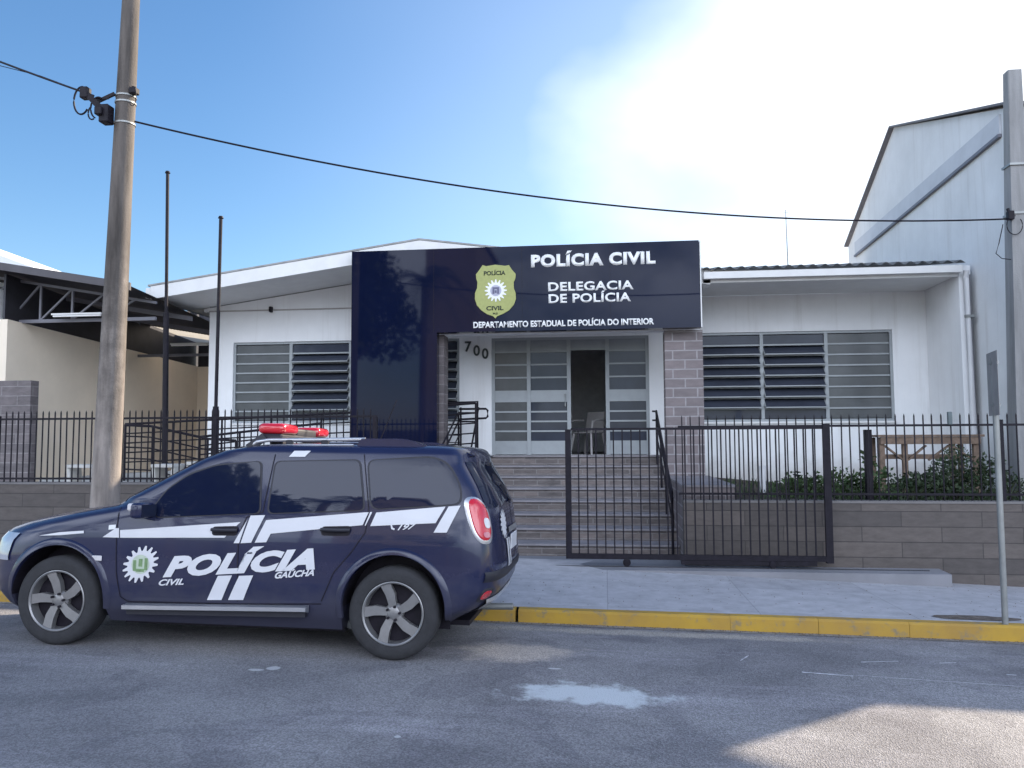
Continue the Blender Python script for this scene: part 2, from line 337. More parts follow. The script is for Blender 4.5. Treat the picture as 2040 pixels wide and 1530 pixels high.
while x < 16:
    x1 = x+random.choice((.8, 1.0, 1.0, 1.6, 2.0))
    if x < -.86 < x1: x1 = -.86
    zt0, zt1 = zs(x, KY)+.004, zs(x1, KY)+.004; j = random.uniform(-.005, .005)
    if abs(x+.86) < .01 and x1 > x: pass
    pts = [(x+.0012, KY+j, zr(x, KY)-.2), (x+.0012, KY+j, zt0-.02), (x+.0012, KY+.02+j, zt0), (x+.0012, KY+.128, zt0), (x+.0012, KY+.128, zr(x, KY)-.2)]
    prism(bm, pts, (x1-x-(.0024 if abs(x1+.86) > .01 else .03), 0, zt1-zt0)); x = x1
tag(obj('kerb', bm, M_yel), kind='structure')
# pale cement strip between asphalt and kerb
tag(obj('gutter_strip', sheet([x*.5 for x in range(-28, 29)], [KY-.10, KY-.001], lambda x, y: zr(x, y)+.004+.002*math.sin(x*7)), mat('gutter_cement', (.24, .225, .21), .95, .3, 5, .5, 60)), kind='structure')
# white scratches painted along the asphalt
def ribbon(bm, pts, wd, zf, dz=.004):
    pr = None
    for i, (x, y) in enumerate(pts):
        ww = wd*random.uniform(.6, 1.2); a = bm.verts.new((x, y-ww/2, zf(x, y)+dz)); c = bm.verts.new((x, y+ww/2, zf(x, y)+dz))
        if pr: bm.faces.new((pr[0], a, c, pr[1]))
        pr = (a, c)
M_mark = mat('worn_road_paint', (.55, .54, .58), .8, .35, 14)
bm = B()
def gp(px, py):
    p = at(px, py, Z=0)
    for _ in range(4): p = at(px, py, Z=zr(p.x, p.y))
    return (p.x, p.y)
def line(px0, py0, px1, py1, wd, n=12):
    a, c = gp(px0, py0), gp(px1, py1)
    ribbon(bm, [(a[0]+(c[0]-a[0])*i/n, a[1]+(c[1]-a[1])*i/n) for i in range(n+1)], wd, zr)
line(1598, 1340, 1700, 1348, .025); line(1700, 1346, 2040, 1369, .008, 30); line(1715, 1320, 1790, 1318, .016); line(1870, 1322, 1905, 1321, .016); line(2005, 1345, 2025, 1346, .02); line(1475, 1317, 1491, 1307, .02, 4)
tag(obj('road_marking', bm, M_mark), kind='structure')
# apron in front of the gate and right wall
bm = B(); prism(bm, [(-3.2, 10.22, -.3), (-3.2, 10.22, .052), (-3.2, 10.60, .062), (-3.2, 12, .062), (-3.2, 12, -.3)], (4.07+3.2, 0, 0))
tag(obj('apron', bm, mat('apron_concrete', (.21, .21, .23), .9, .15, 1.4, .3, 60)), kind='structure')
# broken pavement hole round the sign post
bm = B(); cx, cy = 3.46, 8.10; ring = []
for k in range(26):
    a = 2*math.pi*k/26; rr = 1+.25*noise.noise(Vector((math.cos(a)*2, math.sin(a)*2, 3)))
    x, y = cx+.40*rr*math.cos(a), cy+.09+.11*rr*math.sin(a); ring.append(bm.verts.new((x, y, zs(x, y)+.006)))
bm.faces.new(ring)
tag(obj('pavement_hole', bm, mat('rubble_soil', (.12, .095, .08), 1, .6, 16, 1, 40)), kind='structure')
# raised garden behind the walls
def zg(X, Y):
    return .86 + .03*noise.noise(Vector((X*1.5, Y*1.5, 0))) + (.10*max(0, 1-abs(X-1.9)/1.2)*(Y-10.8)/4 if X > 0 else 0)
tag(obj('garden_bed', sheet([1.72+.25*i for i in range(17)], [10.78+.3*i for i in range(15)], zg), M_soil), kind='structure')
bm = sheet([-14, -12, -10.6, -8, -6, -4, -2.6], [10.78, 12, 14, 20], lambda x, y: .93)
tag(obj('yard', bm, mat('yard_concrete', (.52, .49, .45), .9, .15, 1.4)), kind='structure')
tag(obj('far_pavement', sheet(xs, [-14, -9], lambda x, y: zr(x, y)+.12), M_side), kind='structure')

# ------------------------------------------------------------------ text
def text_bm(s, bold=0., shear=0., spacing=1.):
    cu = bpy.data.curves.new('t', 'FONT'); cu.body = s; cu.size = 1; cu.offset = bold; cu.shear = shear; cu.space_character = spacing; cu.resolution_u = 4
    o = bpy.data.objects.new('t', cu); C.objects.link(o)
    dg = bpy.context.evaluated_depsgraph_get(); me = bpy.data.meshes.new_from_object(o.evaluated_get(dg))
    bm = B(); bm.from_mesh(me); bpy.data.objects.remove(o); bpy.data.curves.remove(cu); bpy.data.meshes.remove(me)
    bmesh.ops.remove_doubles(bm, verts=bm.verts, dist=1e-5)
    return bm
CAP = .729
def fit_text(s, bl, br, h, bold=0., shear=0., spacing=1., tofn=None):
    """lay text so it runs from 2D point bl to br with cap height h; returns bm of 2D verts mapped by tofn(u,v)"""
    bm = text_bm(s, bold, shear, spacing)
    xs_ = [v.co.x for v in bm.verts]; x0, x1 = min(xs_), max(xs_)
    bl = Vector(bl); br = Vector(br); d = br-bl
    for v in bm.verts:
        u = (v.co.x-x0)/(x1-x0); q = bl+d*u+Vector((0, (v.co.y)/CAP*h)); v.co = Vector((q.x, q.y, 0))
    return bm
def cutgrid(bm, step, dirs=(0, 1)):
    for ax in dirs:
        cs = [v.co[ax] for v in bm.verts]; a = min(cs); 
        k = math.floor(a/step)+1
        while k*step < max(cs):
            nrm = Vector((1, 0, 0)) if ax == 0 else Vector((0, 1, 0))
            bmesh.ops.bisect_plane(bm, geom=bm.verts[:]+bm.edges[:]+bm.faces[:], plane_co=nrm*(k*step), plane_no=nrm, dist=1e-6); k += 1
def gear2d(bm, cx, cz, r, teeth=16, rin=0.0, tooth=.22):
    pts = []
    for k in range(teeth*4):
        a = 2*math.pi*(k-.5)/(teeth*4)+math.pi/2; q = k % 4
        rr = r if q in (0, 1) else r*(1-tooth)
        pts.append((cx+rr*math.cos(a), cz+rr*math.sin(a)))
    ctr = bm.verts.new((cx, cz, 0)); vs = [bm.verts.new((p[0], p[1], 0)) for p in pts]
    for i in range(len(vs)): bm.faces.new((ctr, vs[i], vs[(i+1) % len(vs)]))
def poly2d(bm, pts):
    return bm.faces.new([bm.verts.new((p[0], p[1], 0)) for p in pts])
def disc2d(bm, cx, cz, r, n=24): poly2d(bm, [(cx+r*math.cos(2*math.pi*k/n), cz+r*math.sin(2*math.pi*k/n)) for k in range(n)])
def to_wall(bm, Y, thick=0.0):
    """2D (x,z) -> upright plane facing the street at depth Y"""
    for v in bm.verts: v.co = Vector((v.co.x, Y, v.co.y))
    bmesh.ops.recalc_face_normals(bm, faces=bm.faces)
    for f in bm.faces:
        if f.normal.y > 0: f.normal_flip()
    if thick:
        r = bmesh.ops.extrude_face_region(bm, geom=bm.faces[:])
        vs = [e for e in r['geom'] if isinstance(e, bmesh.types.BMVert)]
        bmesh.ops.translate(bm, verts=vs, vec=(0, -thick, 0)); bmesh.ops.recalc_face_normals(bm, faces=bm.faces)
    return bm

# ------------------------------------------------------------------ police station building
FY = 15.0
st = empty('police_station', (-1, FY, .9), 'white single storey police station with low gable roof and entrance stairs', 'building')
# openings: (x0,x1,z0,z1)
WL = (at(465, 686, Y=FY).x, -2.50, 2.02, 3.61)
DO = (at(979, 675, Y=FY).x, at(1292, 675, Y=FY).x, 1.39, 3.60)
WR = (1.30, at(1777, 657, Y=FY).x, 1.98, 3.62)
WL = (WL[0], at(915, 750, Y=FY).x, 2.02, 3.61)
XL, XR = -7.765, 5.80
def wall_with_holes(x0, x1, z0, z1, y0, y1, holes):
    bm = B(); xs_ = sorted({x0, x1, *[h[0] for h in holes], *[h[1] for h in holes]})
    for a, b_ in zip(xs_, xs_[1:]):
        zsp = [(z0, z1)]
        for h in holes:
            if h[0] <= a+1e-6 and b_ <= h[1]+1e-6:
                zsp = [(p, q) for (s, e) in zsp for (p, q) in ((s, min(e, h[2])), (max(s, h[3]), e)) if q-p > 1e-6]
        for p, q in zsp: box(bm, a, b_, y0, y1, p, q)
    bmesh.ops.remove_doubles(bm, verts=bm.verts, dist=1e-5)
    # drop the inner faces shared by neighbouring boxes
    seen = {}
    for f in bm.faces: seen.setdefault(tuple(round(c, 3) for c in f.calc_center_median()), []).append(f)
    bmesh.ops.delete(bm, geom=[f for v in seen.values() if len(v) > 1 for f in v], context='FACES')
    return bm
wall = obj('wall', wall_with_holes(XL, XR, .4, 4.235, FY, FY+.2, [WL, DO, WR]), M_wall, st)
rid = at(835, 478, Y=13.6); el = at(300, 570, Y=13.6)
RX, RZ = rid.x, rid.z; EX, EZ = el.x, el.z; SL = (RZ-EZ)/(RX-EX)
EXR = RX+(RX-EX)
# gable wall above (set 3 mm proud line board under it)
bm = B(); prism(bm, [(EX+.3, FY+.003, 4.235), (5.8, FY+.003, 4.235), (5.8, FY+.003, 4.30), (EXR-.1, FY+.003, 4.30), (RX, FY+.003, RZ-.24), (EX+.3, FY+.003, EZ-.20)], (0, .19, 0))
obj('gable_wall', bm, M_wall, st)
bm = B(); box(bm, XL, at(700, 609, Y=FY).x+1.5, FY-.018, FY-.002, 4.225, 4.250); obj('wall_trim', bm, mat('trim_line', (.40, .38, .37), .8), st)
# side, back walls, floor and inner room
bm = B(); box(bm, XL, XL+.2, FY+.2, 24, .4, 4.235); box(bm, XR-.2, XR, FY+.2, 24, .4, 4.5); box(bm, XL+.2, XR-.2, 23.8, 24, .4, 4.5); obj('wall', bm, M_wall, st)
bm = B(); box(bm, XL+.2, XR-.2, 18.8, 19.0, 1.39, 4.2); box(bm, DO[0]-1.2, DO[0]-1.0, FY+.25, 18.8, 1.39, 4.2); box(bm, DO[1]+.9, DO[1]+1.1, FY+.25, 18.8, 1.39, 4.2); obj('partition', bm, mat('inner_wall', (.80, .80, .82), .9), st)
bm = B(); box(bm, XL+.2, XR-.2, FY+.2, 23.8, 1.25, 1.385); obj('floor', bm, mat('inner_floor', (.16, .15, .15), .5), st)
bm = B(); box(bm, XL+.2, XR-.2, FY+.2, 23.8, 4.21, 4.232); obj('ceiling', bm, M_trim, st)
# curtains / blinds dim behind windows: dark partition handled by glass
# gable roof
TH = .05
bm = B()
prism(bm, [(EX-.05, 13.59, EZ-.005), (RX, 13.59, RZ), (EXR, 13.59, EZ), (EXR, 13.59, EZ+.03), (RX, 13.59, RZ+.03), (EX-.05, 13.59, EZ+.025)], (0, 10.5, 0))
obj('roof', bm, M_roof, st)
FD = .24
bm = B(); prism(bm, [(EX, 13.60, EZ-FD), (RX, 13.60, RZ-FD), (RX, 13.60, RZ-.006), (EX, 13.60, EZ-.006)], (0, .03, 0)); obj('fascia', bm, M_trim, st)
bm = B(); prism(bm, [(RX+.001, 13.60, RZ-FD), (EXR, 13.60, EZ-FD), (EXR, 13.60, EZ-.006), (RX+.001, 13.60, RZ-.006)], (0, .03, 0)); obj('fascia', bm, M_trim, st)
bm = B(); prism(bm, [(EX, 13.64, EZ-FD+.01), (RX, 13.64, RZ-FD+.01), (EXR, 13.64, EZ-FD+.01), (EXR, 13.64, EZ-FD+.03), (RX, 13.64, RZ-FD+.03), (EX, 13.64, EZ-FD+.03)], (0, 1.36, 0)); obj('soffit', bm, M_trim, st)
# left eave side: gutter box
bm = B(); box(bm, EX-.10, EX-.002, 13.60, 24, EZ-FD+.02, EZ-.03, .01); obj('gutter', bm, M_trim, st)
# right wing eave: corrugated roof, fascia, gutter, soffit, return wall
bm = B(); n = 260; x0, x1 = 1.2, 5.78; rows = []
for (yy, zz) in ((13.48, 4.50), (19.0, 5.55)):
    rows.append([bm.verts.new((x0+(x1-x0)*i/n, yy, zz+.026*math.cos(2*math.pi*(x0+(x1-x0)*i/n)/.19))) for i in range(n+1)])
for i in range(n): bm.faces.new((rows[0][i], rows[0][i+1], rows[1][i+1], rows[1][i]))
r_ = bmesh.ops.solidify(bm, geom=bm.faces[:], thickness=.012); obj('roof', bm, M_roof, st, smooth=True, label='corrugated fibre cement roof over the right wing')
zt, zb = 4.44, 4.30
bm = B(); box(bm, 1.66, 5.70, 13.60, 13.625, zb-.02, zt+.02); obj('fascia', bm, M_trim, st)
bm = B()
gp_ = [(13.595, zt), (13.58, zt-.0), (13.58, zt-.09), (13.49, zt-.09), (13.48, zt+.0), (13.46, zt+.0), (13.475, zt-.11), (13.595, zt-.11)]
prism(bm, [(1.66, a, b_) for a, b_ in gp_], (4.06, 0, 0)); obj('gutter', bm, M_trim, st)
bm = B(); box(bm, 1.3, 5.70, 13.63, FY-.002, zb+.0, zb+.03); obj('soffit', bm, M_trim, st)
bm = B(); box(bm, 5.72, 5.90, 13.62, FY-.002, .3, 4.46); obj('return_wall', bm, M_wall, st)
# downpipe
bm = B(); tube(bm, [(5.80, 13.52, zt-.08), (5.80, 13.55, zt-.2), (5.82, 13.555, 2.0), (5.83, 13.555, .5)], .045, 12); dp = obj('downpipe', bm, mat('pvc_pipe', (.62, .62, .64), .45, .05), st, smooth=True)
bm = B(); box(bm, 5.755, 5.90, 13.50, 13.56, 3.60, 3.64); obj('clip', bm, M_steel, dp)
bm = B(); box(bm, 5.86, 5.875, 13.56, 13.615, .4, 4.3); obj('pipe', bm, mat('conduit', (.18, .18, .2), .6), st)

# windows -----------------------------------------------------------
def window(x0, x1, z0, z1, cols, rows, openc, name='window', label=None):
    """cols: x positions of the mullions incl. ends; openc: set of louvred columns standing open"""
    fr = B(); y = FY+.03; fwd = .045
    box(fr, x0, x1, y, y+.07, z1-fwd, z1); box(fr, x0, x1, y, y+.07, z0, z0+fwd)
    for i, cx in enumerate(cols):
        a, b_ = (cx, cx+fwd) if i == 0 else ((cx-fwd, cx) if i == len(cols)-1 else (cx-.03, cx+.03))
        box(fr, a, b_, y-.006, y+.076, z0+fwd, z1-fwd)
    f = obj('window', fr, M_grey, st, label=label)
    ph = (z1-z0-2*fwd)/rows
    for ci, (a, b_) in enumerate(zip(cols, cols[1:])):
        a += .045 if ci == 0 else .03; b_ -= .045 if ci == len(cols)-2 else .03
        sb = B(); gb = B()
        for k in range(rows):
            za = z0+fwd+k*ph; zc = za+ph
            if k: box(sb, a, b_, y+.006, y+.060, za-.014, za+.014)
            if ci in openc and 0 < k < rows-1:
                # tilted pane with slim rails, hinged at mid height
                zm = (za+zc)/2; jt = random.uniform(-.14, .10); dy, dz = .075*(1+jt), ph*(.36+.10*jt)
                prism(gb, [(a+.01, y-dy, zm-dz), (b_-.01, y-dy, zm-dz), (b_-.01, y+.02+dy, zm+dz), (a+.01, y+.02+dy, zm+dz)], (0, .004, .004))
                box(sb, a+.005, b_-.005, y-dy-.012, y-dy+.012, zm-dz-.02, zm-dz)
                bar(sb, (a+.006, y-dy, zm-dz), (a+.006, y+dy, zm+dz), .012, .02); bar(sb, (b_-.006, y-dy, zm-dz), (b_-.006, y+dy, zm+dz), .012, .02)
            else:
                box(gb, a, b_, y+.03, y+.036, za+.014, zc-.014 if k == rows-1 else zc-.014)
        obj('sash', sb, M_grey, f)
        obj('pane', gb, M_glass if ci in openc else M_frost, f)
    return f
px2x = lambda px, py=750: at(px, py, Y=FY).x
window(*WL, [WL[0], px2x(578), px2x(697), px2x(800), WL[1]], 8, {1, 2, 3}, label='left louvred window behind the ramp railing')
window(*WR, [WR[0], px2x(1519), px2x(1648), WR[1]], 8, {0, 1}, label='right louvred window with two columns tilted open')
# sills
bm = B(); box(bm, WL[0]-.03, WL[1]+.03, FY-.04, FY+.028, WL[2]-.035, WL[2]-.002); obj('sill', bm, M_trim, st)
bm = B(); box(bm, WR[0]-.03, WR[1]+.02, FY-.04, FY+.028, WR[2]-.035, WR[2]-.002); obj('sill', bm, M_trim, st)
# door set ----------------------------------------------------------
y = FY+.03; x0, x1, z0, z1 = DO; z0 = 1.392
dx = [x0, px2x(1053), px2x(1133), px2x(1210), x1]
fb = B(); zT = 3.33
for i, cx in enumerate(dx):
    a, b_ = (cx, cx+.06) if i == 0 else ((cx-.06, cx) if i == 4 else (cx-.035, cx+.035))
    box(fb, a, b_, y-.006, y+.086, z0, z1-.05)
box(fb, x0, x1, y, y+.08, z1-.05, z1)
df = obj('door_frame', fb, M_grey, st)
def dpanel(a, b_, leaf, nm):
    sb = B(); gb = B(); d0 = y+.012
    box(sb, a, b_, d0, d0+.05, z0+.01, z0+.26); box(sb, a, b_, d0, d0+.05, 2.38, 2.60)           # kick and lock panels
    zs1 = [z0+.26+(2.38-z0-.26)*k/4 for k in range(5)]; zs2 = [2.60+(zT+.0-2.60)*k/3 for k in range(4)]
    for zz in zs1[1:-1]+zs2[1:]: box(sb, a, b_, d0+.004, d0+.046, zz-.015, zz+.015)
    box(gb, a, b_, d0+.02, d0+.026, z0+.26, 2.38); box(gb, a, b_, d0+.02, d0+.026, 2.60, zT); 
    o = obj(nm, sb, M_grey, st)
    obj('pane', gb, M_frost if leaf == 0 else M_glass, o); return o
dpanel(dx[0]+.06, dx[1]-.035, 0, 'side_panel'); dl = dpanel(dx[1]+.035, dx[2]-.035, 1, 'door'); dpanel(dx[3]+.035, dx[4]-.06, 1, 'side_panel')
bm = B(); tube(bm, [(dx[2]-.07, y-.01, 2.30), (dx[2]-.07, y-.05, 2.30), (dx[2]-.07, y-.05, 2.52), (dx[2]-.07, y-.01, 2.52)], .012); obj('handle', bm, M_steel, dl)
bm = B(); box(bm, dx[0]+.06, dx[4]-.06, y+.02, y+.03, zT+.016, z1-.05); obj('transom', bm, mat('transom_glass', (.25, .27, .29), .2, .1), st)
# opened leaf folded inside
bm = B(); box(bm, dx[3]+.0, dx[3]+.035, y+.1, y+.85, z0+.01, zT); obj('door', bm, M_grey, st)
# portal: pillars and slab behind the sign
PX0, PX1 = at(1326, 800, Y=13.68).x, at(1402, 800, Y=13.68).x
bm = B(); box(bm, PX0, PX1, 13.66, 14.05, .9, 3.50); obj('pillar', bm, M_pillar, st, label='stone block pillar right of the stairs')
LX0, LX1 = -4.38, -2.83
bm = B(); box(bm, LX0, LX1+.06, 13.66, 14.02, .9, 3.50); obj('pillar', bm, M_stone, st, label='stone clad pillar behind the black panel')
bm = B(); box(bm, LX0, PX1-.05, 13.66, 13.9, 3.502, 4.90); obj('lintel', bm, M_wall, st)
# gable motion sensor and house number
p = at(540, 616, Y=FY-.04)
bm = B(); box(bm, p.x-.03, p.x+.03, FY-.09, FY-.004, p.z-.06, p.z+.05, .012); box(bm, p.x-.022, p.x+.022, FY-.10, FY-.085, p.z-.03, p.z+.0)
tag(obj('security_sensor', bm, M_black, origin=(p.x, FY, p.z)), 'small black security sensor on the white wall above the left window', 'sensor')
hn = empty('house_number', (at(950, 698, Y=FY).x, FY-.02, at(950, 698, Y=FY).z), 'dark metal digits 700 stepping down the white wall left of the door', 'house number')
for ch, px, py in (('7', 926, 700), ('0', 943, 708), ('0', 960, 714)):
    a = at(px, py, Y=FY-.02); b_ = at(px+13, py, Y=FY-.02)
    bm = fit_text(ch, (a.x, a.z), (b_.x, b_.z), .20, bold=.02)
    obj('digit', to_wall(bm, FY-.004, .02), M_num, hn)

# ------------------------------------------------------------------ black sign
SY = 13.40
sg = empty('sign_board', (-1.4, SY, 3.5), 'glossy black L shaped sign board reading POLÍCIA CIVIL over the entrance', 'sign')
s0 = at(701, 507, Y=SY); s1 = at(1392, 484, Y=SY); ZB = 3.51; ZT = 4.96; LB = .95
bm = B(); prism(bm, [(s0.x, SY, LB), (LX1-.01, SY, LB), (LX1-.01, SY, ZB), (s1.x+.01, SY, ZB), (s1.x, SY, ZT+.005), (s0.x, SY, ZT)], (0, .18, 0))
obj('panel', bm, M_sign, sg)
bm = B(); box(bm, s1.x+.012, s1.x+.03, SY+.003, SY+.10, ZB, ZT); obj('edge_trim', bm, M_trim, sg)
# joints between the acrylic sheets
for px in (864, 1040, 1216):
    bm = B(); q = at(px, 600, Y=SY).x; box(bm, q-.002, q+.002, SY-.0015, SY, ZB+.002, ZT-.002); obj('sheet_joint', bm, M_black, sg)
def sign_text(s, px0, py0, px1, py1, hpx, bold, sp=1.0, mat_=None, dy=.0):
    a = at(px0, py0, Y=SY); c = at(px1, py1, Y=SY); h = (at(px0, py0-hpx, Y=SY)-a).z
    z = (a.z+c.z)/2
    bm = fit_text(s, (a.x, z), (c.x, z), h, bold=bold, spacing=sp); return to_wall(bm, SY-.002-dy, .004)
for s, a, b_, c, d, h, bo, sp in (('POLÍCIA CIVIL', 1058, 532, 1306, 523, 23, .055, 1.12), ('DELEGACIA', 1092, 580.5, 1262, 575, 17.5, .03, 1.05), ('DE POLÍCIA', 1093, 604, 1257, 599, 17.5, .03, 1.05), ('DEPARTAMENTO ESTADUAL DE POLÍCIA DO INTERIOR', 943, 654, 1303, 645, 12, .035, 1.0)):
    obj('lettering', sign_text(s, a, b_, c, d, h, bo, sp), M_white, sg, label='white lettering '+s)
# shield emblem
k = 400/2040.
zp = lambda u, v: (lambda q: (q.x, q.z))(at(920+u*k, 490+v*k, Y=SY))
out_ = [(250, 207), (340, 192), (440, 203), (480, 196), (512, 245), (548, 285), (545, 330), (528, 370), (530, 430), (548, 480), (550, 540), (528, 600), (480, 655), (420, 690), (360, 715), (342, 738), (320, 715), (260, 695), (200, 655), (155, 605), (134, 540), (136, 480), (156, 430), (160, 370), (148, 330), (145, 290), (180, 245), (212, 196)]
bm = B(); poly2d(bm, [zp(*p) for p in out_]); bmesh.ops.triangulate(bm, faces=bm.faces[:]); em = obj('emblem', to_wall(bm, SY-.003, .012), M_lime, sg, label='yellow green police shield')
cg = zp(347, 455); rg = abs(zp(460, 455)[0]-cg[0])
bm = B(); gear2d(bm, cg[0], cg[1], rg, 16, tooth=.28); obj('gear', to_wall(bm, SY-.016, .004), M_white, em)
bm = B(); disc2d(bm, cg[0], cg[1], rg*.5); obj('gear_ring', to_wall(bm, SY-.021, .002), mat('grey_lilac', (.42, .42, .52), .5), em)
bm = B()
for (u0, u1, v0, v1) in ((-.3, .3, .12, .3), (-.3, -.12, -.3, .12), (.12, .3, -.3, .12), (-.08, .08, -.22, .02)): poly2d(bm, [(cg[0]+rg*u0, cg[1]+rg*v0), (cg[0]+rg*u1, cg[1]+rg*v0), (cg[0]+rg*u1, cg[1]+rg*v1), (cg[0]+rg*u0, cg[1]+rg*v1)])
obj('crest', to_wall(bm, SY-.024, .002), mat('crest_ink', (.12, .12, .2), .5), em)
for s, u0, u1, v, h in (('POLÍCIA', 225, 445, 300, 42), ('CIVIL', 250, 425, 655, 42), ('RS', 318, 368, 697, 18)):
    a = zp(u0, v); c = zp(u1, v); hh = zp(u0, v-h)[1]-a[1]
    obj('lettering', to_wall(fit_text(s, a, (c[0], a[1]), hh, bold=.03), SY-.016, .003), M_ink, em)

# ------------------------------------------------------------------ stairs, cheek wall, ramp
sx0, sx1 = -2.72, PX0-.02
stt = empty('entrance_stairs', (-.8, 11.3, .06), 'wide stone clad stairs rising to the entrance door', 'stairs')
NS = 8; rz = (1.388-.064)/NS; Y0, Y1 = 11.30, 14.45; tr = (Y1-Y0)/(NS-1)
pf = [(Y0, .0)]; 
for i in range(NS):
    pf.append((Y0+i*tr, .064+(i+1)*rz-.03)); 
    pf.append((Y0+(i+1)*tr if i < NS-1 else FY-.004, .064+(i+1)*rz-.03))
pf.append((FY-.004, 0))
bm = B(); prism(bm, [(sx0, a, b_) for a, b_ in pf], (sx1-sx0, 0, 0)); obj('steps', bm, M_stair, stt)
M_nose = mat('tread_stone', (.23, .215, .23), .7, .22, 3.5, .3, 40)
for i in range(NS):
    bm = B(); ya = Y0+i*tr-.03; yb = Y0+(i+1)*tr-.002 if i < NS-1 else FY-.006
    box(bm, sx0, sx1, ya, yb, .064+(i+1)*rz-.029, .064+(i+1)*rz, .004); obj('tread', bm, M_nose, stt)
CW = 1.07
cwl = empty('planter_wall', (1.35, 11, .06), 'short stone block wall holding the garden beside the stairs', 'wall')
bm = B(); box(bm, sx1+.006, PX1+.03, 10.84, 13.64, 0, CW-.03); obj('wall_block', bm, M_pillar, cwl)
bm = B(); box(bm, sx1+.006, PX1+.05, 10.82, 13.645, CW-.028, CW); obj('coping', bm, M_nose, cwl)
rp = empty('access_ramp', (-6, 14, .95), 'concrete wheelchair ramp climbing behind the fence to the entrance', 'ramp')
bm = B(); prism(bm, [(-9.6, 14.02, .93), (sx0-.004, 14.02, .93), (sx0-.004, 14.02, 1.385), (-9.6, 14.02, 1.05)], (0, .93, 0)); obj('slope', bm, M_side, rp)
bm = B(); prism(bm, [(-9.6, 12.75, .93), (-4.6, 12.75, .93), (-9.6, 12.75, 1.05)], (0, 1.2, 0)); obj('slope', bm, M_side, rp)

def railing(name, pts, heights, label, parent=None, posts=5, r=.017, cat='railing', rails=5, curl=False):
    """pts: base polyline; rails follow it; posts spread evenly"""
    pts = [Vector(p) for p in pts]
    e = empty(name, pts[0], label, cat, 'black tube railings')
    top = heights
    for k in range(rails):
        hh = top*(1-k/(rails+.3)) if k else top
        bm = B(); tube(bm, [p+Vector((0, 0, hh)) for p in pts], r*(1.25 if k == 0 else .75), 8); obj('rail', bm, M_black, e, smooth=True)
    segs = [(a, b_) for a, b_ in zip(pts, pts[1:])]; Ls = [(b_-a).length for a, b_ in segs]; T = sum(Ls)
    for i in range(posts):
        d = T*i/(posts-1); j = 0
        while j < len(Ls)-1 and d > Ls[j]: d -= Ls[j]; j += 1
        p = segs[j][0].lerp(segs[j][1], min(1, d/Ls[j]))
        bm = B(); bar(bm, p, p+Vector((0, 0, top)), r*1.2, n=8); obj('post', bm, M_black, e)
    return e
# upper flight front rail, from the turn to the landing
q0 = at(250, 845, Y=14.05); q1 = at(697, 822, Y=14.05); q2 = at(948, 803, Y=14.05)
hh = q2.z-1.39
railing('ramp_railing', [(q0.x, 14.05, q0.z-hh), (q1.x, 14.05, q1.z-hh), (q2.x, 14.05, q2.z-hh)], hh, 'long black tube railing along the upper ramp flight below the left window', posts=8)
q0 = at(250, 847, Y=12.8); q1 = at(300, 852, Y=12.8); q2 = at(415, 885, Y=12.8); q3 = at(470, 890, Y=12.8)
railing('ramp_railing', [(q0.x, 12.8, .97), (q1.x, 12.8, .95), (q2.x, 12.8, .93-.20), (q3.x, 12.8, .70)], q0.z-.97, 'short black tube railing of the lower ramp flight behind the flagpoles', posts=5)
q4 = at(405, 870, Y=13.2)
railing('ramp_railing', [(at(398, 870, Y=13.25).x, 13.25, .93), (at(470, 845, Y=13.25).x, 13.25, 1.0), (at(640, 835, Y=13.25).x, 13.25, 1.15)], .82, 'middle black tube railing between the two ramp flights', posts=4)
# stair handrails
def stair_rail(X, label, curl):
    zf = lambda Y: .064+rz*min(NS, max(0, (Y-Y0)/tr+.5))
    e = empty('stair_railing', (X, Y0, .2), label, 'railing', 'black tube railings')
    A = Vector((X, 14.25, zf(14.3)+.92)); Bp = Vector((X, 11.2, zf(11.35)+.80))
    for k, dz in enumerate((0, -.16)):
        bm = B(); a = A+Vector((0, 0, dz)); b_ = Bp+Vector((0, 0, dz))
        pts = [a+Vector((curl*.28, .28, 0)), a+Vector((0, .26, 0)), a, b_]
        if k == 0: pts += [b_+Vector((0, -.1, -.08)), Bp+Vector((0, 0, -.16))]
        tube(bm, pts, .016, 8); obj('handrail', bm, M_black, e, smooth=True)
    for i in range(4):
        p = A.lerp(Bp, i/3); bm = B(); bar(bm, (p.x, p.y, p.z), (p.x, p.y, max(.06, zf(p.y)-.0)), .018, n=8); obj('post', bm, M_black, e)
    for k in range(1):
        dz = -.42; bm = B(); tube(bm, [A+Vector((0, 0, dz)), Bp+Vector((0, 0, dz))], .011, 6); obj('rail', bm, M_black, e)
    return e
stair_rail(-2.62, 'black handrail of the stairs by the black panel, partly hidden behind the car', 1)
stair_rail(sx1-.10, 'black handrail running down the stairs beside the stone block pillar', -.2)
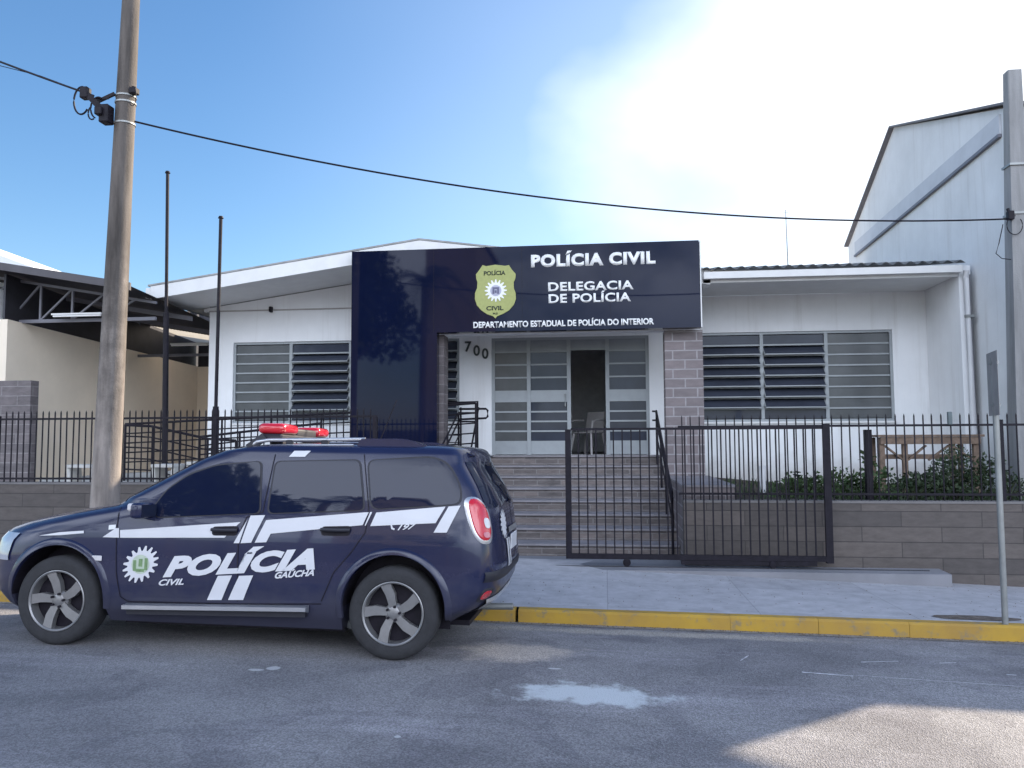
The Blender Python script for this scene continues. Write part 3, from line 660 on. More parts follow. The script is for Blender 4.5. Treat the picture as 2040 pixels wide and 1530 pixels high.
# landing guard at the ramp head (loops by the house number)
lg = empty('landing_guard', (-2.5, 14.3, 1.39), 'black tube guard with looped handrail end on the landing below the house number', 'railing', 'black tube railings')
a = at(889, 803, Y=14.2); b_ = at(951, 800, Y=14.2); c = at(972, 812, Y=14.2); d = at(972, 832, Y=14.2); e_ = at(915, 838, Y=14.2); f_ = at(915, 815, Y=14.2)
bm = B(); tube(bm, [(a.x, 14.2, a.z), (b_.x, 14.2, b_.z), (b_.x, 14.2, 1.39)], .022); obj('handrail', bm, M_black, lg, smooth=True)
bm = B(); tube(bm, [(f_.x, 14.17, f_.z), (c.x-.03, 14.17, f_.z), (c.x, 14.17, f_.z-.03), (c.x, 14.17, d.z+.02), (d.x-.03, 14.17, e_.z+.04), (e_.x, 14.17, e_.z+.02)], .019); obj('handrail', bm, M_black, lg, smooth=True)
for px in (918, 936):
    q = at(px, 900, Y=14.2).x; bm = B(); bar(bm, (q, 14.2, 1.39), (q+(.16 if px == 936 else 0), 14.2, 2.26), .017, n=8); obj('post', bm, M_black, lg)
for k in range(5):
    z = 1.50+.13*k; bm = B(); tube(bm, [(a.x, 14.2, z), (at(918, 850, Y=14.2).x, 14.2, z)], .009, 6); obj('rail', bm, M_black, lg)

# ------------------------------------------------------------------ fence walls and fences
GY = 10.60
fwr = empty('retaining_wall', (3.5, GY, 0), 'low brown stone clad retaining wall under the right fence', 'wall')
WT = .888
bm = B(); box(bm, sx1+.0, 6.4, GY, GY+.18, -.4, WT-.03); obj('wall_block', bm, M_wtile, fwr)
bm = B(); box(bm, sx1-.0, 6.42, GY-.012, GY+.192, WT-.028, WT); obj('coping', bm, mat('coping_stone', (.16, .15, .15), .8, .15, 3, .2, 40), fwr)
fwl = empty('retaining_wall', (-6, GY, 0), 'low stone clad retaining wall behind the left utility pole', 'wall')
WTL = 1.105
bm = B(); box(bm, -12, -3.05, GY, GY+.18, -.4, WTL-.03); obj('wall_block', bm, M_wtile, fwl)
bm = B(); box(bm, -12, -3.04, GY-.012, GY+.192, WTL-.028, WTL); obj('coping', bm, mat('coping_stone', (.16, .15, .15)), fwl)
def picket_fence(name, label, cat, x0, x1, y, zb, zrail, ztop, sp, postx, low=None, pw=.014, group=None):
    e = empty(name, ((x0+x1)/2, y, zb), label, cat, group)
    og = ORG[e.name]
    for z in ([zrail] + ([low] if low else [])):
        bm = B(); box(bm, x0, x1, y-.010, y+.010, z-.014, z+.014); obj('rail', bm, M_black, e)
    for px_, h in postx:
        bm = B(); box(bm, px_-.028, px_+.028, y-.028, y+.028, zb, h); obj('post', bm, M_black, e)
    bm = B(); hgt = ztop-zb
    box(bm, -pw/2, pw/2, -pw/2, pw/2, 0, hgt-.03)
    r = bmesh.ops.create_cone(bm, cap_ends=True, segments=4, radius1=pw*.70, radius2=.001, depth=.03, matrix=Matrix.Translation((0, 0, hgt-.015)) @ Matrix.Rotation(R(45), 4, 'Z'))
    me = None; x = x0+sp/2; i = 0
    while x < x1:
        if all(abs(x-p_[0]) > .035 for p_ in postx):
            if me is None:
                o = obj('picket', bm, M_black, e, origin=(0, 0, 0)); me = o
            else:
                o = me.copy(); C.objects.link(o); o.parent = e
            o.location = Vector((x, y+.018, zb))-og
            o.rotation_euler = (random.uniform(-.006, .006), random.uniform(-.006, .006), 0)
        x += sp
    return e
picket_fence('picket_fence', 'black steel picket fence on the right wall in front of the shrubs', 'fence', sx1-.05, 6.35, GY+.09, WT, 1.835, 1.985, .111, [(4.9, 1.9)], low=WT+.08, group='black steel picket fences')
picket_fence('picket_fence', 'black steel picket fence on the left wall by the carport', 'fence', -8.75, -3.1, GY+.09, WTL, 2.005, 2.125, .095, [(-8.72, 2.05), (-3.12, 2.0)], low=WTL+.05, group='black steel picket fences')
p = at(1729, 900, Y=GY+.25)
bm = B(); box(bm, p.x-.042, p.x+.042, GY+.2, GY+.284, .7, at(1729, 856, Y=GY+.25).z, .004); tag(obj('gate_stop_post', bm, M_black, origin=(p.x, GY+.24, .7)), 'thick black square post behind the right fence next to the gate end', 'post')
p = at(1894, 833, Y=GY+.02); bm = B(); box(bm, p.x-.025, p.x+.025, GY+.03, GY+.07, p.z-.08, p.z+.08, .004)
tag(obj('junction_box', bm, mat('green_grey', (.10, .13, .14), .5), origin=(p.x, GY+.05, p.z)), 'small grey green box fixed high on the right fence', 'box')
# sliding gate
GX0, GX1 = -.52, 2.78; gy = 10.44
ga = empty('sliding_gate', (1.1, gy, .12), 'black steel sliding gate standing half across the stairs', 'gate')
gz0, gz1 = .155, 1.838
bm = B(); box(bm, GX0, GX0+.075, gy-.025, gy+.025, gz0, gz1-.03); obj('frame_post', bm, M_black, ga)
bm = B(); box(bm, GX1-.085, GX1, gy-.025, gy+.025, gz0-.02, gz1+.02); obj('frame_post', bm, M_black, ga)
bm = B(); box(bm, GX0+.075, GX1-.085, gy-.025, gy+.025, gz0, gz0+.065); obj('bottom_rail', bm, M_black, ga)
bm = B(); box(bm, GX0+.075, GX1-.085, gy-.012, gy+.012, gz1-.045, gz1-.015); obj('top_rail', bm, M_black, ga)
first = None; x = GX0+.17
while x < GX1-.12:
    if first is None:
        bm = B(); box(bm, -.0085, .0085, -.0085, .0085, gz0+.065, gz1-.045); first = obj('bar', bm, M_black, ga, origin=(0, 0, 0)); o = first
    else: o = first.copy(); C.objects.link(o); o.parent = ga
    o.location = Vector((x, gy, 0))-ORG[ga.name]; x += .1125
for xx in (.25, 2.05):
    bm = B(); lathe(bm, [(.001, -.03), (.045, -.03), (.05, -.012), (.04, 0), (.05, .012), (.045, .03), (.001, .03)], (xx, gy, .112), 'y', 20); wh = obj('wheel', bm, M_black, ga)
    bm = B(); box(bm, xx-.035, xx+.035, gy-.04, gy-.032, .10, gz0-.002); obj('bracket', bm, M_black, wh)
bm = B(); box(bm, .93, GX1-.2, gy-.02, gy+.02, gz0-.055, gz0-.003); obj('rack', bm, M_black, ga)
bm = B(); box(bm, -2.6, 3.9, gy-.014, gy+.014, .050, .066); tag(obj('gate_track', bm, M_darkmetal, origin=(0, gy, .05)), 'thin steel track set in the concrete under the sliding gate', 'track')

# ------------------------------------------------------------------ plastic chair in the doorway
def plastic_chair(loc, rz_, label):
    e = empty('plastic_chair', loc, label, 'chair'); M = Matrix.Translation(loc) @ Matrix.Rotation(rz_, 4, 'Z')
    mt = mat('grey_plastic', (.24, .23, .23), .5, .05)
    def add(nm, bm, sm=False): bm.transform(M); return obj(nm, bm, mt, e, smooth=sm)
    bm = B(); box(bm, -.22, .22, -.21, .21, .40, .43, .012); add('seat', bm)
    for sx_ in (-1, 1):
        for sy_ in (-1, 1):
            bm = B(); bar(bm, (sx_*.26, sy_*.25, 0), (sx_*.20, sy_*.18, .41), .035, .045); add('leg', bm)
        bm = B(); tube(bm, [(sx_*.24, -.22, .42), (sx_*.26, -.21, .62), (sx_*.27, -.1, .65), (sx_*.26, .2, .66)], .022); add('armrest', bm, True)
    bm = B(); prism(bm, [(-.22, .19, .42), (.22, .19, .42), (.20, .27, .82), (-.20, .27, .82)], (0, .02, .003))
    add('backrest', bm); return e
plastic_chair((at(1172, 905, Y=FY+.55).x, FY+.55, 1.387), R(-35), 'pale plastic armchair standing in the open doorway')

# ------------------------------------------------------------------ flagpoles
for (a, b_, yy, lab) in (((334, 345), (328, 925), 12.5, 'taller dark flagpole nearest the left utility pole'), ((440, 435), (427, 925), 12.0, 'shorter dark flagpole leaning in front of the white wall corner')):
    tp = at(*a, Y=yy); bt = at(*b_, Y=yy); bt = bt+(bt-tp)*((.93-bt.z)/(bt.z-tp.z))
    e = empty('flagpole', bt, lab, 'flagpole', 'dark flagpoles behind the fence')
    mid = bt.lerp(tp, .30 if yy == 12.0 else .55)
    bm = B(); bar(bm, bt, mid, .048, r1=.045, n=12); obj('lower_tube', bm, M_black, e, smooth=True)
    bm = B(); bar(bm, mid, tp, .027, n=12); obj('upper_tube', bm, M_black, e, smooth=True)
    bm = B(); bar(bm, tp, tp+Vector((0, 0, .035)), .045, r1=.03, n=12); obj('cap', bm, M_black, e)

# ------------------------------------------------------------------ white garden benches left
M_bench = mat('white_bench_paint', (.62, .60, .57), .7, .12, 6)
def bench(px0, px1, py0, py1, yy, lab):
    a = at(px0, py0, Y=yy); b_ = at(px1, py1, Y=yy); e = empty('garden_bench', ((a.x+b_.x)/2, yy, .93), lab, 'bench', 'white benches behind the left fence')
    bm = B(); box(bm, a.x, b_.x, yy, yy+.35, a.z-.05, a.z, .005); obj('seat', bm, M_bench, e)
    for xx, s in ((a.x+.03, -1), (b_.x-.08, 1)):
        bm = B(); prism(bm, [(xx, yy+.03, .93), (xx+.05, yy+.03, .93), (xx+.05+s*.03, yy+.03, a.z-.052), (xx+s*.03, yy+.03, a.z-.052)], (0, .28, 0)); obj('leg', bm, M_bench, e)
bench(300, 345, 925, 960, 11.3, 'white concrete bench behind the fence right of the utility pole')
bench(368, 420, 920, 960, 11.5, 'white concrete bench behind the fence nearest the car')
bench(130, 185, 926, 960, 11.4, 'white concrete bench behind the fence left of the utility pole')

# ------------------------------------------------------------------ carport building on the left
CX = -10.5
cp = empty('carport', (-9.2, 16, .93), 'open carport with dark metal roof and steel trusses left of the station', 'carport')
bm = B(); prism(bm, [(CX, 13.0, 0), (CX, 19.9, 0), (CX, 19.9, 3.60), (CX, 13.0, 3.85)], (-.2, 0, 0)); obj('side_wall', bm, M_carwall, cp)
bm = B(); box(bm, CX+.002, XL-.004, 19.7, 19.9, 0, 3.60); obj('back_wall', bm, M_carwall, cp)
bm = B(); box(bm, CX-4.5, CX-.21, 13.0, 13.2, 0, 4.4); obj('front_wall', bm, M_wall, cp)
# end pillar with stone cladding
p0 = at(5, 760, Y=12.95); p1 = at(74, 760, Y=12.95)
bm = B(); box(bm, p0.x, p1.x, 12.80, 12.996, .0, p0.z); obj('pillar', bm, M_stone, cp)
# roof: slopes down towards the station
ra = at(0, 530, Y=12.6); rb = at(296, 576, Y=12.6); sl_ = (rb.z-ra.z)/(rb.x-ra.x)
def rzf(X, Y=12.6): return ra.z+(X-ra.x)*sl_-.075*(Y-12.6)
xa, xb = -15.5, -7.93
bm = B(); n = 200; rows = []
for yy in (12.6, 17.6): rows.append([bm.verts.new((xa+(xb-xa)*i/n, yy, rzf(xa+(xb-xa)*i/n, yy)+.012*(i % 2))) for i in range(n+1)])
for i in range(n): bm.faces.new((rows[0][i], rows[0][i+1], rows[1][i+1], rows[1][i]))
bmesh.ops.solidify(bm, geom=bm.faces[:], thickness=.03); obj('roof', bm, M_darkmetal, cp)
bm = B(); prism(bm, [(xa, 12.55, rzf(xa)-.07), (xb, 12.55, rzf(xb)-.07), (xb, 12.55, rzf(xb)+.06), (xa, 12.55, rzf(xa)+.06)], (0, .045, 0)); obj('roof_edge', bm, mat('edge_dark', (.07, .065, .075), .6), cp)
for k, yy in enumerate((14.6, 16.2)):
    bm = B(); prism(bm, [(xa, yy, rzf(xa, yy)-.14), (xb, yy, rzf(xb, yy)-.14), (xb, yy, rzf(xb, yy)-.055), (xa, yy, rzf(xa, yy)-.055)], (0, .05, 0)); obj('purlin', bm, M_truss, cp)
for yy, zc in ((13.35, 3.87), (17.0, 3.62)):
    bm = B(); box(bm, xa+.5, xb, yy, yy+.05, zc-.04, zc+.02)
    x = -14.5 if yy < 15 else 0
    while x < -8.4:
        zt_ = rzf(x, yy)-.07
        if zt_ > zc+.05:
            bar(bm, (x, yy+.025, zc), (x, yy+.025, zt_), .035)
            bar(bm, (x, yy+.025, zc), (x+.62, yy+.025, max(zc, rzf(x+.62, yy)-.07)), .03)
        x += .62
    if yy < 15: bar(bm, (-14.8, yy+.025, rzf(-14.8, yy)-.09), (xb, yy+.025, rzf(xb, yy)-.09), .045)
    obj('truss', bm, M_truss, cp)
M_sky = bpy.data.materials.new('translucent_sheet'); M_sky.use_nodes = True; t = M_sky.node_tree; t.nodes.remove(t.nodes['Principled BSDF'])
g_ = N(t, 'ShaderNodeNewGeometry'); n_ = noise_n(t, g_.outputs['Position'], 3, 6, .6); tb = N(t, 'ShaderNodeBsdfTranslucent'); df_ = N(t, 'ShaderNodeBsdfDiffuse'); ms_ = N(t, 'ShaderNodeMixShader'); ms_.inputs[0].default_value = .45
t.links.new(mixc(t, n_.outputs[0], (.42, .40, .36, 1), (.62, .58, .52, 1)), tb.inputs[0]); df_.inputs[0].default_value = (.3, .3, .28, 1); t.links.new(tb.outputs[0], ms_.inputs[1]); t.links.new(df_.outputs[0], ms_.inputs[2]); t.links.new(ms_.outputs[0], t.nodes['Material Output'].inputs[0])
bm = B(); bm.faces.new([bm.verts.new((x_, y_, rzf(x_, y_)+.01)) for x_, y_ in ((CX, 17.55), (xb, 17.55), (xb, 19.8), (CX, 19.8))]); obj('added_skylight', bm, M_sky, cp)  # translucent sheet added so diffused sun brightens the cream wall
# dark infill above the side and back walls
bm = B(); prism(bm, [(CX-.1, 13.0, 3.852), (CX-.1, 19.9, 3.60), (CX-.1, 19.9, rzf(CX, 19.9)+.9), (CX-.1, 17.3, rzf(CX, 17.3)+.3), (CX-.1, 17.2, rzf(CX, 17.2)-.04), (CX-.1, 13.0, rzf(CX, 13)-.04)], (.04, 0, 0)); obj('infill_panel', bm, M_darkmetal, cp)
bm = B(); prism(bm, [(CX, 19.72, 3.602), (XL, 19.72, 3.602), (XL, 19.72, 5.0), (CX, 19.72, 5.3)], (0, .06, 0)); obj('infill_panel', bm, M_darkmetal, cp)
# white parapet catching the sun
pa = at(0, 508, Y=14.5); pb = at(76, 536, Y=14.5)
bm = B(); prism(bm, [(pa.x-3, 14.5, pa.z-.5), (pb.x, 14.5, pb.z-.35), (pb.x, 14.5, pb.z), (pa.x, 14.5, pa.z), (pa.x-3, 14.5, pa.z+1.1)], (0, 3, 0)); obj('parapet', bm, M_wall, cp)

# fluorescent tubes (unlit)
for (a, b_, yy, nm) in (((104, 627), (203, 627), 13.2, 0), ((340, 686), (415, 686), 16.9, 1)):
    u = at(*a, Y=yy); v = at(*b_, Y=yy)
    e = empty('tube_light', u, 'long white tube light under the front carport truss' if nm == 0 else 'long white tube light deep under the carport roof', 'light')
    zc = (u.z+v.z)/2
    bm = B(); box(bm, u.x, v.x, yy-.03, yy+.03, zc+.0, zc+.03); obj('housing', bm, M_trim, e)
    bm = B(); bar(bm, (u.x+.02, yy, zc-.018), (v.x-.02, yy, zc-.018), .017, n=10); obj('tube', bm, mat('tube_glass', (.85, .85, .85), .3, 0), e)

# ------------------------------------------------------------------ warehouse on the right
WX = 5.96
wh = empty('warehouse', (8, 16, 0), 'tall white rendered warehouse with side gable behind the right utility pole', 'building')
w1 = at(2004, 215, X=WX); w2 = at(1781, 254, X=WX); w3 = at(1731, 378, X=WX); w4 = at(1690, 492, X=WX)
YE = w4.y; XE = 9.45
def slab_side(pts, x, dx, mt, nm, label=None): bm = B(); prism(bm, [(x, a, b_) for a, b_ in pts], (dx, 0, 0)); return obj(nm, bm, mt, wh, label=label)
slab_side([(w1.y, -.5), (YE, -.5), (YE, w4.z), (w3.y, w3.z), (w2.y, w2.z), (w1.y, w1.z)], WX, .2, M_wall2, 'side_wall')
slab_side([(w1.y, 5.9), (YE, 5.9), (YE, w4.z), (w3.y, w3.z), (w2.y, w2.z), (w1.y, w1.z)], XE-.2, .2, M_wall2, 'side_wall')
bm = B(); box(bm, WX+.2, XE, w1.y, w1.y+.2, -.5, w1.z); obj('front_wall', bm, M_wall2, wh)
PZ = 8.6
bm = B(); box(bm, WX+.68, XE, w1.y-.05, w1.y-.002, 5.5, PZ); obj('parapet', bm, M_wall2, wh)  # unseen parapet added outside the frame to keep sun off the road
bm = B(); box(bm, 7.1, 8.8, 13.3, 13.95, 6.7, 9.0); obj('sun_block_box', bm, M_wall2, wh)  # unseen box added on the roof to shade the road's left corner
bm = B(); box(bm, WX+.2, XE-.2, YE-.2, YE, -.5, w4.z-.05); obj('back_wall', bm, M_wall2, wh)
for nm, a, b_ in (('roof', w1, w2), ('roof', w2, w4)):
    bm = B(); ov = .25 if nm else 0
    prism(bm, [(WX-.10, a.y-(.15 if a is w1 else 0), a.z+.0), (WX-.10, b_.y, b_.z+.0), (WX-.10, b_.y, b_.z+.035), (WX-.10, a.y-(.15 if a is w1 else 0), a.z+.035)], (XE-WX+.1, 0, 0)); obj('roof', bm, mat('roof_edge_dark', (.16, .15, .16), .6), wh)
# proud concrete beam line with a drip edge
b1 = at(1992, 262, X=WX); b2 = at(1737, 482, X=WX); b3 = at(1705, 516, X=WX)
bz = 6.45
zc = [at(1996, 266, X=WX), at(1860, 380, X=WX), at(1706, 508, X=WX)]
bm = B(); prism(bm, [(WX-.035, zc[0].y, zc[0].z), (WX-.035, zc[2].y, zc[2].z), (WX-.035, zc[2].y, zc[2].z+.30), (WX-.035, zc[0].y, zc[0].z+.30)], (.033, 0, 0)); obj('beam', bm, mat('beam_paint', (.56, .58, .62), .85, .08, 2), wh)
bm = B(); prism(bm, [(WX-.06, zc[0].y, zc[0].z-.05), (WX-.06, zc[2].y, zc[2].z-.05), (WX-.06, zc[2].y, zc[2].z-.004), (WX-.06, zc[0].y, zc[0].z-.004)], (.058, 0, 0)); obj('drip_edge', bm, M_truss, wh)
# unseen wall and raking slab added outside the frame; their gap shapes the road's sun patch
bm = B(); box(bm, XE+.004, 16, w1.y, w1.y+.2, -.5, 5.56); obj('sun_block_wall', bm, M_wall2, wh)
bm = B(); prism(bm, [(XE+.004, w1.y-.04, 6.34), (16, w1.y-.04, 8.64), (16, w1.y-.04, 10.2), (XE+.004, w1.y-.04, 8.7)], (0, .06, 0)); obj('sun_block_slab', bm, M_roof, wh)

# ------------------------------------------------------------------ poles, cables
def tube_thing(nm, pts, r, label, cat, mt=None, group=None):
    bm = B(); tube(bm, pts, r, 7); return tag(obj(nm, bm, mt or M_black, origin=pts[0], smooth=True), label, cat, group)
lp = empty('utility_pole', (-5.88, 8.9, 0), 'thick weathered concrete utility pole rising behind the police car', 'utility pole', 'concrete utility poles')
bm = B(); segs_ = 14; n = 28; rings = []
for i in range(segs_+1):
    z = -.1+9.7*i/segs_; c_x = -5.877+.0236*z; rr = .168-.0096*z; ring = []
    for k in range(n):
        a = 2*math.pi*k/n; ring.append(bm.verts.new((c_x+rr*math.cos(a)*(1+.012*noise.noise(Vector((k, z, 0)))), 8.9+rr*math.sin(a), z)))
    rings.append(ring)
for a, b_ in zip(rings, rings[1:]):
    for k in range(n): bm.faces.new((a[k], a[(k+1) % n], b_[(k+1) % n], b_[k]))
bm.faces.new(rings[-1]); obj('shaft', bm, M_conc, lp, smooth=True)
for z in (5.50, 5.76, 5.84):
    bm = B(); c_x = -5.877+.0236*z; rr = .168-.0096*z+.005; lathe(bm, [(rr, 0), (rr+.005, .004), (rr+.005, .022), (rr, .026)], (c_x, 8.9, z), 'z', 28); obj('steel_band', bm, M_steel, lp)
bk = Vector((-5.74, 8.75, 5.78))
bm = B(); box(bm, -5.99, -5.90, 8.66, 8.80, 5.56, 5.66, .01); bar(bm, (-6.13, 8.72, 5.84), (-5.86, 8.78, 5.56), .06, .07); box(bm, -5.96, -5.84, 8.70, 8.84, 5.48, 5.70, .012); bar(bm, (-6.06, 8.74, 5.72), (-5.82, 8.80, 5.86), .035); box(bm, -6.20, -6.10, 8.68, 8.78, 5.78, 5.92, .012); bar(bm, (-6.05, 8.72, 5.76), (-5.88, 8.78, 5.80), .022); obj('cable_clamp', bm, M_black, lp)
bm = B(); box(bm, -5.65, -5.56, 8.80, 8.90, 5.86, 5.94, .01); obj('cable_clamp', bm, M_black, lp)
def loop(c, rx, rz_, a0, a1, n=16, y=8.72): return [(c[0]+rx*math.cos(R(a0+(a1-a0)*i/n)), y, c[1]+rz_*math.sin(R(a0+(a1-a0)*i/n))) for i in range(n+1)]
for c, rx, rz_, a0, a1, r_ in (((-6.19, 5.76), .10, .17, 80, 320, .011), ((-6.05, 5.60), .05, .08, 120, 300, .009), ((-5.54, 5.78), .045, .12, 100, -140, .005), ((-5.98, 5.66), .09, .13, 60, 250, .010)):
    bm = B(); tube(bm, loop(c, rx, rz_, a0, a1), r_, 6); obj('wire_loop', bm, M_black, lp, smooth=True)
def cable(A, Bv, sag, n=40):
    A = Vector(A); Bv = Vector(Bv); return [A.lerp(Bv, i/n)-Vector((0, 0, 4*sag*(i/n)*(1-i/n))) for i in range(n+1)]
A = at(268, 242, Y=8.72); Bv = at(2010, 436, Y=11.5)
tube_thing('overhead_cable', cable(A, Bv, .40), .0115, 'long black overhead cable sagging between the two utility poles', 'cable', group='overhead cables')
A = at(187, 191, Y=8.72); Bv = at(0, 114, Y=8.72); Bv2 = A+(Bv-A)*4
tube_thing('overhead_cable', [Vector((A.x+(Bv2.x-A.x)*i/16, 8.72, A.z+(Bv2.z-A.z)*i/16-.25*4*(i/16)*(1-i/16)*.3)) for i in range(17)], .0125, 'black overhead cable leaving the left utility pole towards the frame edge', 'cable', group='overhead cables')
A = at(80, 151, Y=9.2); Bv = at(0, 131, Y=9.2)
tube_thing('overhead_cable', [Vector(at(185, 190, Y=8.75)), A, Bv, A+(Bv-A)*6], .005, 'thin faint wire just below the cable left of the left utility pole', 'cable', group='overhead cables')
# right pole (rectangular double-T concrete)
rpl = empty('utility_pole', (5.55, 11.6, .2), 'grey square concrete utility pole at the right edge of the picture', 'utility pole', 'concrete utility poles')
bm = B(); tpp = at(2020, 140, Y=11.55); 
def rp_x(z): return 5.60+(tpp.x-5.60)*(z-.8)/(tpp.z-.8)
lv = [(-.2, .17), (.8, .15), (2.5, .135), (4.6, .115), (tpp.z, .09)]
def section(z, h): cx = rp_x(z); return [(cx-h, 11.6-h*.9), (cx+h, 11.6-h*.9), (cx+h, 11.6+h*.9), (cx-h, 11.6+h*.9)]
rings = [[bm.verts.new((x, y, z)) for x, y in section(z, h)] for z, h in lv]
for a, b_ in zip(rings, rings[1:]):
    for k in range(4): bm.faces.new((a[k], a[(k+1) % 4], b_[(k+1) % 4], b_[k]))
bm.faces.new(rings[-1]); bmesh.ops.bevel(bm, geom=[e for e in bm.edges if abs(e.verts[0].co.z-e.verts[1].co.z) > .5], offset=.012, segments=1, affect='EDGES'); obj('shaft', bm, M_conc2, rpl)
for z in (4.72, 5.4):
    bm = B(); cx = rp_x(z); box(bm, cx-.125, cx+.125, 11.48, 11.72, z, z+.03); obj('steel_band', bm, M_steel, rpl)
q = at(2010, 436, Y=11.5); bm = B(); box(bm, q.x-.03, q.x+.05, 11.44, 11.52, q.z-.02, q.z+.10, .008); bar(bm, (q.x+.02, 11.48, q.z-.02), (q.x-.02, 11.48, q.z+.14), .03); obj('cable_clamp', bm, M_black, rpl)
bm = B(); tube(bm, loop((q.x+.05, q.z-.10), .10, .13, 80, 400, 20, 11.46), .006, 6); obj('wire_loop', bm, M_black, rpl, smooth=True)
l0 = [at(1998, 447, Y=11.46), at(1990, 485, Y=11.46), at(1984, 505, Y=11.46), at(1996, 515, Y=11.46), at(2014, 517, Y=11.46)]
bm = B(); tube(bm, l0, .006, 6); obj('wire_loop', bm, M_black, rpl, smooth=True)
# thin roof antenna mast
A = at(1565, 418, Y=16.5); Bv = at(1570, 530, Y=16.5)
bm = B(); bar(bm, (Bv.x, 16.5, 4.9), A, .012, r1=.008, n=8); bar(bm, (A.x-.05, 16.5, A.z-.06), (A.x+.05, 16.5, A.z-.06), .004, n=6)
tag(obj('antenna_mast', bm, M_steel, origin=(Bv.x, 16.5, 4.9)), 'thin vertical antenna mast sticking up above the corrugated roof', 'antenna')
# traffic sign seen edge-on
sb_ = at(2003, 1245, Z=zs(3.65, 8.05)); SYp = sb_.y
top = at(1978, 702, Y=SYp)
ts = empty('street_sign', sb_, 'grey steel sign post with its plate seen edge on, at the kerb', 'sign')
tx = lambda z: sb_.x+(top.x-sb_.x)*(z-sb_.z)/(top.z-sb_.z)
bm = B(); bar(bm, (sb_.x, SYp, sb_.z-.02), (tx(top.z-.05), SYp, top.z-.05), .027, n=14); obj('post', bm, M_steel, ts, smooth=True)
pl0 = top.z; pl1 = at(1984, 828, Y=SYp).z
bm = B(); prism(bm, [(tx(pl1)-.012, SYp-.20, pl1), (tx(pl0)-.012, SYp-.20, pl0), (tx(pl0)-.012, SYp+.20, pl0), (tx(pl1)-.012, SYp+.20, pl1)], (-.004, 0, 0)) if False else None
bm = B(); th = R(18)
c0 = Vector((tx(pl1)-.03, SYp-.035, pl1)); c1 = Vector((tx(pl0)-.03, SYp-.035, pl0)); hv = Vector((math.sin(R(-12)), -math.cos(R(-12)), 0))*.20
ax = Vector((math.cos(R(-12)), -math.sin(R(-12)), 0))
prism(bm, [c0+hv, c0-hv, c1-hv, c1+hv], ax*.004); obj('plate', bm, mat('sign_back', (.24, .23, .23), .6, .2), ts)
bm = B()
for z in (pl0-.10, pl1+.10): box(bm, tx(z)-.035, tx(z)+.03, SYp-.04, SYp+.03, z-.012, z+.012)
obj('bracket', bm, M_steel, ts)

# ------------------------------------------------------------------ plants
def leaf_bm(bm, c, rad, n, size, squash=1., stemmy=0.):
    for _ in range(n):
        while True:
            v = Vector((random.uniform(-1, 1), random.uniform(-1, 1), random.uniform(-1, 1)))
            if .25 < v.length < 1: break
        ns = noise.noise(v*2.2+Vector(c))
        if ns < -.18: continue
        v *= (1+.35*ns)
        p = Vector(c)+Vector((v.x*rad[0], v.y*rad[1], v.z*rad[2]))
        d = Vector((random.gauss(0, 1), random.gauss(0, 1), random.gauss(0, .7)+.25)).normalized(); s = d.orthogonal().normalized(); s.rotate(Matrix.Rotation(random.uniform(0, 6.28), 3, d))
        L_ = size*random.uniform(.6, 1.3); W_ = L_*.32
        vs = [bm.verts.new(p), bm.verts.new(p+d*L_*.5+s*W_), bm.verts.new(p+d*L_), bm.verts.new(p+d*L_*.5-s*W_)]
        bm.faces.new(vs)
def shrub(px, pyb, yy, w_, h_, n, size, lab, mt, seed):
    random.seed(seed); b0 = at(px, pyb, Y=yy); zb = zg(b0.x, yy)-.02
    e = empty('shrub', (b0.x, yy, zb), lab, 'shrub', 'garden shrubs behind the right fence')
    bm = B()
    tips = []
    for k in range(13):
        a = random.uniform(0, 6.28); rr = random.uniform(.1, 1.05)
        tip = Vector((b0.x+math.cos(a)*w_*rr, yy+math.sin(a)*.35*rr, zb+h_*random.uniform(.45, 1.35)*(1-.35*rr)))
        tube(bm, [(b0.x+random.uniform(-.05, .05), yy, zb), Vector((b0.x, yy, zb)).lerp(tip, .5)+Vector((0, 0, .04)), tip], .006, 5); tips.append(tip)
    obj('stem', bm, mat('green_stem', (.07, .08, .04), .8, .3, 10), e)
    bm = B()
    for tp_ in tips:
        rs = random.uniform(.5, 1.3); leaf_bm(bm, tp_, (w_*.27*rs, .18, h_*.22*rs), int(n/28*rs), size*random.uniform(.8, 1.3))
    leaf_bm(bm, (b0.x, yy, zb+h_*.30), (w_*.95, .4, h_*.33), n//5, size)
    obj('foliage', bm, mt, e)
shrub(1580, 990, 11.6, .42, .27, 1100, .06, 'low spreading green shrub behind the gate end', M_leaf, 1)
shrub(1660, 990, 11.5, .42, .36, 1300, .06, 'bushy green shrub between the gate end and the thick black post', M_leaf, 2)
shrub(1740, 990, 11.3, .30, .46, 900, .06, 'open leafy shrub beside the thick black post', M_leaf, 3)
shrub(1820, 990, 11.2, .42, .32, 1500, .05, 'low dark shrub under the left end of the wooden trestle table', M_leafd, 4)
shrub(1912, 990, 11.25, .52, .50, 4200, .05, 'large dense dark bush in front of the wooden trestle table', M_leafd, 5)
shrub(2010, 990, 11.25, .25, .32, 700, .05, 'small dark shrub behind the base of the right utility pole', M_leafd, 6)
random.seed(11)
